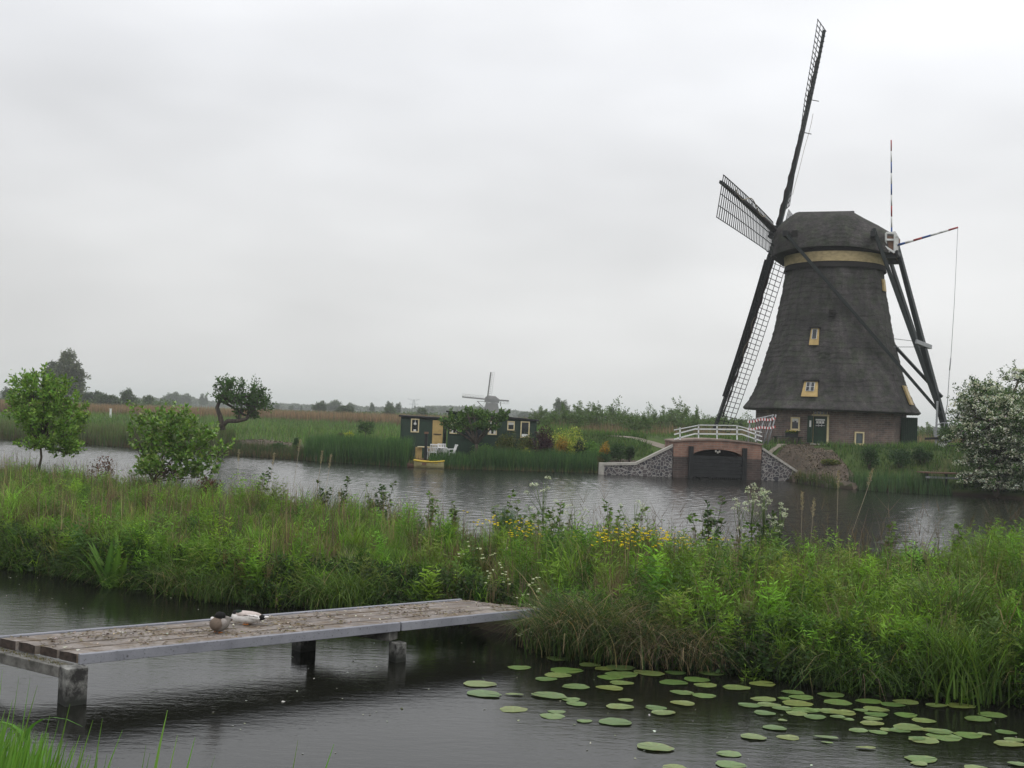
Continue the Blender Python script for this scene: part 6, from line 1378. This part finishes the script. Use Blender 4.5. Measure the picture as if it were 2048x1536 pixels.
duck('duck', 'pale drake asleep on the jetty with tail to the right, behind the other', v, R(8), [((.0, 0, .085), (.175, .088, .078), (0, R(3)), Wt), ((-.02, -.01, .125), (.15, .075, .045), (0, R(6)), Pk), ((.05, 0, .132), (.13, .05, .03), (0, R(8)), Pk), ((-.13, 0, .09), (.07, .07, .07), (0, 0), Wt), ((.17, 0, .085), (.06, .045, .038), (0, 0), Bk), ((.22, 0, .09), (.055, .03, .014), (0, R(-6)), Wt),
      ((-.135, -.01, .14), (.05, .044, .042), (0, 0), Bk), ((-.10, -.03, .155), (.042, .034, .03), (0, 0), Gr), ((.06, -.075, .10), (.11, .018, .028), (0, R(10)), Wt), ((.05, -.083, .115), (.10, .008, .008), (0, R(8)), BrD)], ((-.03, -.05), (0., .05)), 1.0)
v = gz(440, 1264, DZ + .015)
duck('duck', 'grey-brown duck nearest the camera, head tucked back over a white neck patch', v, R(70), [((0, 0, .105), (.15, .098, .095), (0, R(-6)), (.20, .18, .16)), ((-.09, 0, .115), (.075, .085, .085), (0, 0), (.15, .115, .09)), ((.03, 0, .16), (.12, .078, .045), (0, R(10)), Gy), ((.12, 0, .13), (.07, .06, .05), (0, 0), Gy), ((.19, 0, .12), (.05, .04, .02), (0, 0), BrD),
      ((-.06, -.02, .215), (.06, .05, .05), (0, 0), Bk), ((-.02, -.035, .21), (.05, .042, .045), (0, 0), Bk), ((-.112, .045, .185), (.026, .022, .02), (0, 0), Wt), ((.03, .05, .16), (.09, .03, .03), (0, R(10)), BrD), ((-.04, -.06, .13), (.06, .045, .05), (0, 0), (.30, .27, .25))], ((-.06, -.03), (-.05, .045)), .98)
# ================================================================== water lily pads
PT = [(.15, .235, .07), (.13, .22, .055), (.19, .255, .08), (.105, .185, .05), (.16, .225, .07), (.18, .225, .06), (.13, .205, .065)]
def pad_mesh(seed):
    r2 = random.Random(seed + 3); n = 40; vs = []; C = []; no = r2.uniform(.03, .11); 
    rings = (.0, .3, .6, .85, 1.0)
    for ri in rings:
        for k in range(n):
            a = no + (2 * math.pi - 2 * no) * k / (n - 1); w_ = 1 + .05 * math.sin(a * 3 + seed) + .03 * math.sin(a * 7 + seed * 2) + (.025 * (r2.random() - .5) if ri == 1 else 0)
            rr_ = ri * w_; z = .006 + (.006 * max(0, math.sin(a * 2 + seed)) + .003) * ri ** 6
            vs.append((rr_ * .18 * math.cos(a) * 1.0, rr_ * .18 * math.sin(a), z)); vein = .82 + .22 * (k % 4 == 0); ed = 1.15 if ri == 1.0 else 1
            C.append(tuple(x * vein * ed for x in PT[seed % 7]))
    F = [[i * n + k, i * n + k + 1, (i + 1) * n + k + 1, (i + 1) * n + k] for i in range(len(rings) - 1) for k in range(n - 1)]
    C = np.array(C); sp_ = np.array([r2.random() < .05 + .10 * (i_ >= 4 * n) for i_ in range(len(C))]); C[sp_] = C[sp_] * np.array([1.2, .75, .6]); C = C * (1 + .24 * (np.array([r2.random() for _ in C]) - .5))[:, None]
    return meshnp('lily_pad', vs, [np.array(F)], M['pad'], col=C, smooth=True)
PM = [pad_mesh(k) for k in range(14)]
lc = lambda cx, cy: (880 + cx * .293, 1280 + cy * .293); rc = lambda cx, cy: (1440 + cx * .2969, 1280 + cy * .297)
pads = []   # px, py, half width in px, label, group
def PL(fn, sc_, lst, label, group=None):
    for t in lst: x, y = fn(t[0], t[1]); pads.append((x, y, t[2] * sc_, t[3] if len(t) > 3 else label, group))
PL(lc, .293, [(797, 123, 80, 'dark green lily pad farthest back, in the black shade beside the jetty'), (540, 186, 82, 'ragged pale lily pad alone in the black shade by the jetty'), (270, 297, 120, 'leftmost lily pad, whole oval, above another of its size'), (303, 365, 128, 'large lily pad second from the left, below the leftmost'), (510, 370, 66, 'thin half sunk lily pad touching the large left one'),
                (500, 468, 103, 'drowned dull lily pad lying alone left of the patch'), (745, 378, 125, 'long lily pad at the head of a chain of three'), (893, 402, 70, 'middle lily pad of the chain of three'), (935, 432, 74, 'lowest lily pad of the chain of three'), (1228, 452, 100, 'notched lily pad alone in the dark open water, mid patch'),
                (1198, 557, 120, 'wide lily pad alone where dark water turns bright'), (1465, 730, 135, 'large pale lily pad in the bright water near the bottom edge'), (1600, 872, 90, 'lily pad cut by the bottom edge, left of two'), (795, 484, 65, 'folded lily pad above a sunken pair'), (765, 514, 92, 'sunken faint lily pad below the folded one'), (985, 550, 55, 'torn small lily pad left of the wide lone one'),
                (1270, 408, 55, 'small torn lily pad behind the notched one'), (1475, 462, 80, 'upper lily pad of a crossed pair'), (1525, 495, 90, 'lower lily pad of a crossed pair'), (1658, 432, 88, 'ruffled lily pad alone right of the crossed pair'), (1650, 360, 85, 'left lily pad of two joined ends'), (1800, 376, 85, 'right lily pad of two joined ends')], '')
PL(lc, .293, [(860, 205, 115), (805, 238, 100), (725, 266, 80)], 'lily pad in the stack of three behind the floating sprig', 'three stacked pads left')
PL(lc, .293, [(540 + 482, 170, 80), (1120, 197, 70), (1230, 190, 100), (1240, 232, 120), (1165, 252, 100), (1430, 224, 110), (1610, 223, 75)], 'dark lily pad in the row shaded by the hanging sedge', 'shaded row of pads')
PL(lc, .293, [(1240, 293, 90), (1160, 328, 100), (925, 319, 98)], 'lily pad of the loose arc below the shaded row', 'loose arc of pads')
PL(lc, .293, [(1850, 222, 93), (1750, 267, 92), (1815, 306, 86), (1595, 289, 104)], 'lily pad of the small group below the dead tussock', 'small group of pads')
PL(rc, .297, [(110, 320, 100, 'single lily pad left of the dense raft, below the bank'), (287, 296, 95, 'single lily pad nearest the bank above the dense raft'), (750, 371, 95, 'upper lily pad of two right of the dense raft'), (790, 416, 100, 'lower lily pad of two right of the dense raft'), (1003, 410, 97, 'leftmost lily pad of the row near the right bank'), (1255, 415, 92, 'bright lily pad overlapping another near the right bank'), (1165, 434, 85, 'lily pad under the bright one near the right bank'),
                (1458, 440, 76, 'small lily pad of the row near the right bank'), (1622, 445, 102, 'long lily pad touching the small one near the right bank'), (1735, 533, 95, 'oval lily pad below the sedge at the right corner'), (1830, 500, 100, 'shaded lily pad at the sedge in the right corner'), (1250, 502, 82, 'single lily pad right of the stacked column'), (1372, 540, 85, 'ruffled lily pad right of the single one'),
                (370, 590, 85, 'single lily pad left below the dense raft'), (222, 651, 90, 'notched lily pad at the edge of the bright water'), (460, 650, 82, 'drowned dark lily pad below the dense raft'), (712, 655, 85, 'lily pad with a small folded one beneath'), (720, 685, 45, 'small folded lily pad beneath a larger one'), (1355, 798, 115, 'ruffled lily pad near the bottom edge, larger of two'), (1340, 829, 60, 'smaller lily pad tucked under the ruffled one at the bottom'),
                (1928, 620, 72, 'topmost lily pad of three at the right edge'), (1985, 672, 75, 'middle lily pad of three at the right edge'), (1945, 700, 105, 'lowest lily pad of three at the right edge'), (2000, 835, 60, 'lily pad cut by the bottom right corner'), (60, 762, 90, 'upper lily pad of a pair in the bright water at the bottom'), (70, 835, 110, 'lower lily pad of a pair in the bright water at the bottom'), (1720, 858, 85, 'lily pad cut by the bottom edge, rightmost but one'), (300, 491, 78, 'dark tilted lily pad just under the raft, left side'), (420, 540, 33, 'tiny dark lily pad under the raft'), (985, 725, 72, 'thin torn lily pad floating below the long chain')], '')
PL(rc, .297, [(490, 353, 78), (550, 382, 90), (430, 390, 45), (295, 396, 95), (205, 438, 85), (330, 436, 85), (520, 428, 110), (420, 462, 70), (570, 465, 95), (500, 478, 70), (520, 493, 75), (642, 517, 78), (750, 480, 90), (830, 490, 95), (790, 518, 55), (860, 530, 45), (640, 470, 60)], 'lily pad in the dense raft', 'dense raft of pads')
PL(rc, .297, [(1050, 463, 90), (1055, 500, 85), (1030, 530, 70), (1023, 562, 85), (950, 475, 50)], 'lily pad in the stacked column right of the raft', 'stacked column of pads')
PL(rc, .297, [(930, 604, 70), (1068, 618, 65), (1130, 602, 55), (1210, 608, 75), (1270, 587, 110), (1425, 610, 80), (1480, 618, 90), (1510, 650, 118), (1672, 637, 100), (1375, 672, 105), (1330, 660, 60), (1780, 634, 48)], 'lily pad in the long chain at the lower right', 'long chain of pads')
ORD = ['first', 'second', 'third', 'fourth', 'fifth', 'sixth', 'seventh', 'eighth', 'ninth', 'tenth', 'eleventh', 'twelfth']
for gname in sorted({p_[4] for p_ in pads if p_[4]}):
    mem = sorted([k for k in range(len(pads)) if pads[k][4] == gname], key=lambda k: pads[k][0])
    if len(mem) > 12:
        by = sorted(mem, key=lambda k: pads[k][1]); nr_ = (len(by) + 2) // 3
        for ri, rn in enumerate(('back', 'middle', 'front')):
            for r_, k in enumerate(sorted(by[ri * nr_:(ri + 1) * nr_], key=lambda k: pads[k][0])): pads[k] = pads[k][:3] + (pads[k][3] + ', ' + rn + ' row, ' + ORD[r_] + ' from left',) + pads[k][4:]
        continue
    for r_, k in enumerate(mem): pads[k] = pads[k][:3] + (pads[k][3] + ', ' + ORD[r_] + ' from left',) + pads[k][4:]
for i, (px, py, hw_, lb, gr) in enumerate(pads):
    v = gz(px, py, .012); s_ = .94 * hw_ / FPX * v.y / .18; o = link('lily_pad', PM[i % 14]); o.location = (v.x, v.y, random.uniform(.0, .001) + .0016 * (i % 7)); o.rotation_euler = (0, 0, random.choice([0, math.pi]) + random.uniform(-.35, .35))
    dr_ = 'drowned' in lb or 'sunken' in lb; sy_ = random.uniform(.70, .84) * (.45 if 'thin' in lb or 'small folded' in lb else 1); o.scale = (s_ * random.uniform(.97, 1.03), s_ * sy_, .7)
    if 'thin' in lb: o.rotation_euler.z = 0
    if dr_: o.location.z = -.004
    tag(o, lb, 'lily pad', gr or 'water lily pads on the near canal')
# white flecks on the water
g = VG(); n = 260; y = rnd(n, 10.5, 21); x = rnd(n, -1, 1) * y * .47; k = (y < yn(x) - .1) & (vn(x, y, .6, 7) > .45); x, y = x[k], y[k]; n = len(x)
g.leaves(np.stack([x, y, np.full(n, .006)], 1), np.stack([np.cos(rnd(n, 0, 6.28)), np.sin(rnd(n, 0, 6.28)), 0 * x], 1), rnd(n, .015, .05), rnd(n, .01, .03), pal([(.45, .46, .42), (.30, .32, .24)], n, .2), up=8, fold=.05)
tag(link('floating_petals', g.mesh('floating_petals', M['petal'])), kind='stuff')
# ================================================================== reeds at the camera bank, bottom left
g = VG(); RC = [(.11, .24, .035), (.09, .20, .03), (.14, .27, .05)]
def nb(px, ptop, w_, lean=.12, Y=None):
    Y = Y or random.uniform(5.6, 7.6); d = ray(px, ptop); x = d[0] / d[1] * Y; zt = EYE + d[2] * Y / d[1]; z0 = hz(x, Y) - .05; h_ = zt - z0
    if h_ < .15: return
    hd = random.gauss(.15, .5); P = np.array([[x - math.cos(hd) * lean * h_, Y - math.sin(hd) * lean * h_, z0]]); g.blades(P, h_, w_, lean, np.array([hd]), pal(RC, 1, .12), 6, face=np.array([random.gauss(0, .3)]))
for px, pt, w_ in ((5, 1340, .03), (25, 1400, .022), (38, 1352, .016), (60, 1358, .016), (75, 1370, .02), (100, 1430, .025), (140, 1408, .03), (118, 1440, .02), (186, 1440, .026), (205, 1437, .022), (245, 1460, .022), (335, 1420, .034), (355, 1470, .02), (390, 1475, .028), (292, 1490, .02), (430, 1510, .012), (596, 1480, .018), (668, 1488, .03), (56, 1450, .03), (30, 1470, .03), (160, 1470, .022), (300, 1505, .018), (10, 1420, .03), (85, 1462, .025)): nb(px, pt, w_, .22 if px > 650 else random.uniform(.05, .2), 6.2)
for _ in range(260): px = abs(random.gauss(0, 100)); nb(px - 15, 1425 + px * .36 + abs(random.gauss(0, 28)), random.uniform(.014, .03), random.uniform(.02, .3))
for k in range(3):
    px, py = random.uniform(0, 130), random.uniform(1430, 1500); d = ray(px, py); Y = 6.4; P = np.array([[d[0] / d[1] * Y, Y, EYE + d[2] * Y / d[1] - .12]]); g.blades(P, .3, .025, 1.1, np.array([random.choice([0., 3.1])]), pal(RC, 1, .1), 6, droop=.7)
tag(link('bank_reeds', g.mesh('bank_reeds')), kind='stuff')
# flowers in the mill planter
g = VG(); n = 260; P = np.stack([rnd(n, -.38, .38), rnd(n, -.1, .1), rnd(n, .2, .36)], 1); g.leaves(P, unit(n, -.2, 1), .09, .06, pal([G_DK, G_MD], n, .2)); n = 50; P = np.stack([rnd(n, -.3, .3), rnd(n, -.12, .1), rnd(n, .3, .4)], 1); g.leaves(P, unit(n, -.2, 1), .07, .07, pal([(.7, .55, .03)], n, .1), up=4); link('flowers', g.mesh('flowers'), fb)
# ================================================================== haze
if HAZE:
    hm = bpy.data.materials.new('haze'); hm.use_nodes = True; t = hm.node_tree; t.nodes.clear(); o_ = N(t, 'ShaderNodeOutputMaterial'); pv = N(t, 'ShaderNodeVolumePrincipled')
    pv.inputs['Density'].default_value = HAZE; pv.inputs['Color'].default_value = (.93, .95, .98, 1); pv.inputs['Anisotropy'].default_value = .2; t.links.new(pv.outputs[0], o_.inputs['Volume'])
    g = MB(); g.box((0, 1600, 15.75), (6520, 3320, 35.5)); hb = g.build('haze', hm); tag(hb, kind='stuff')
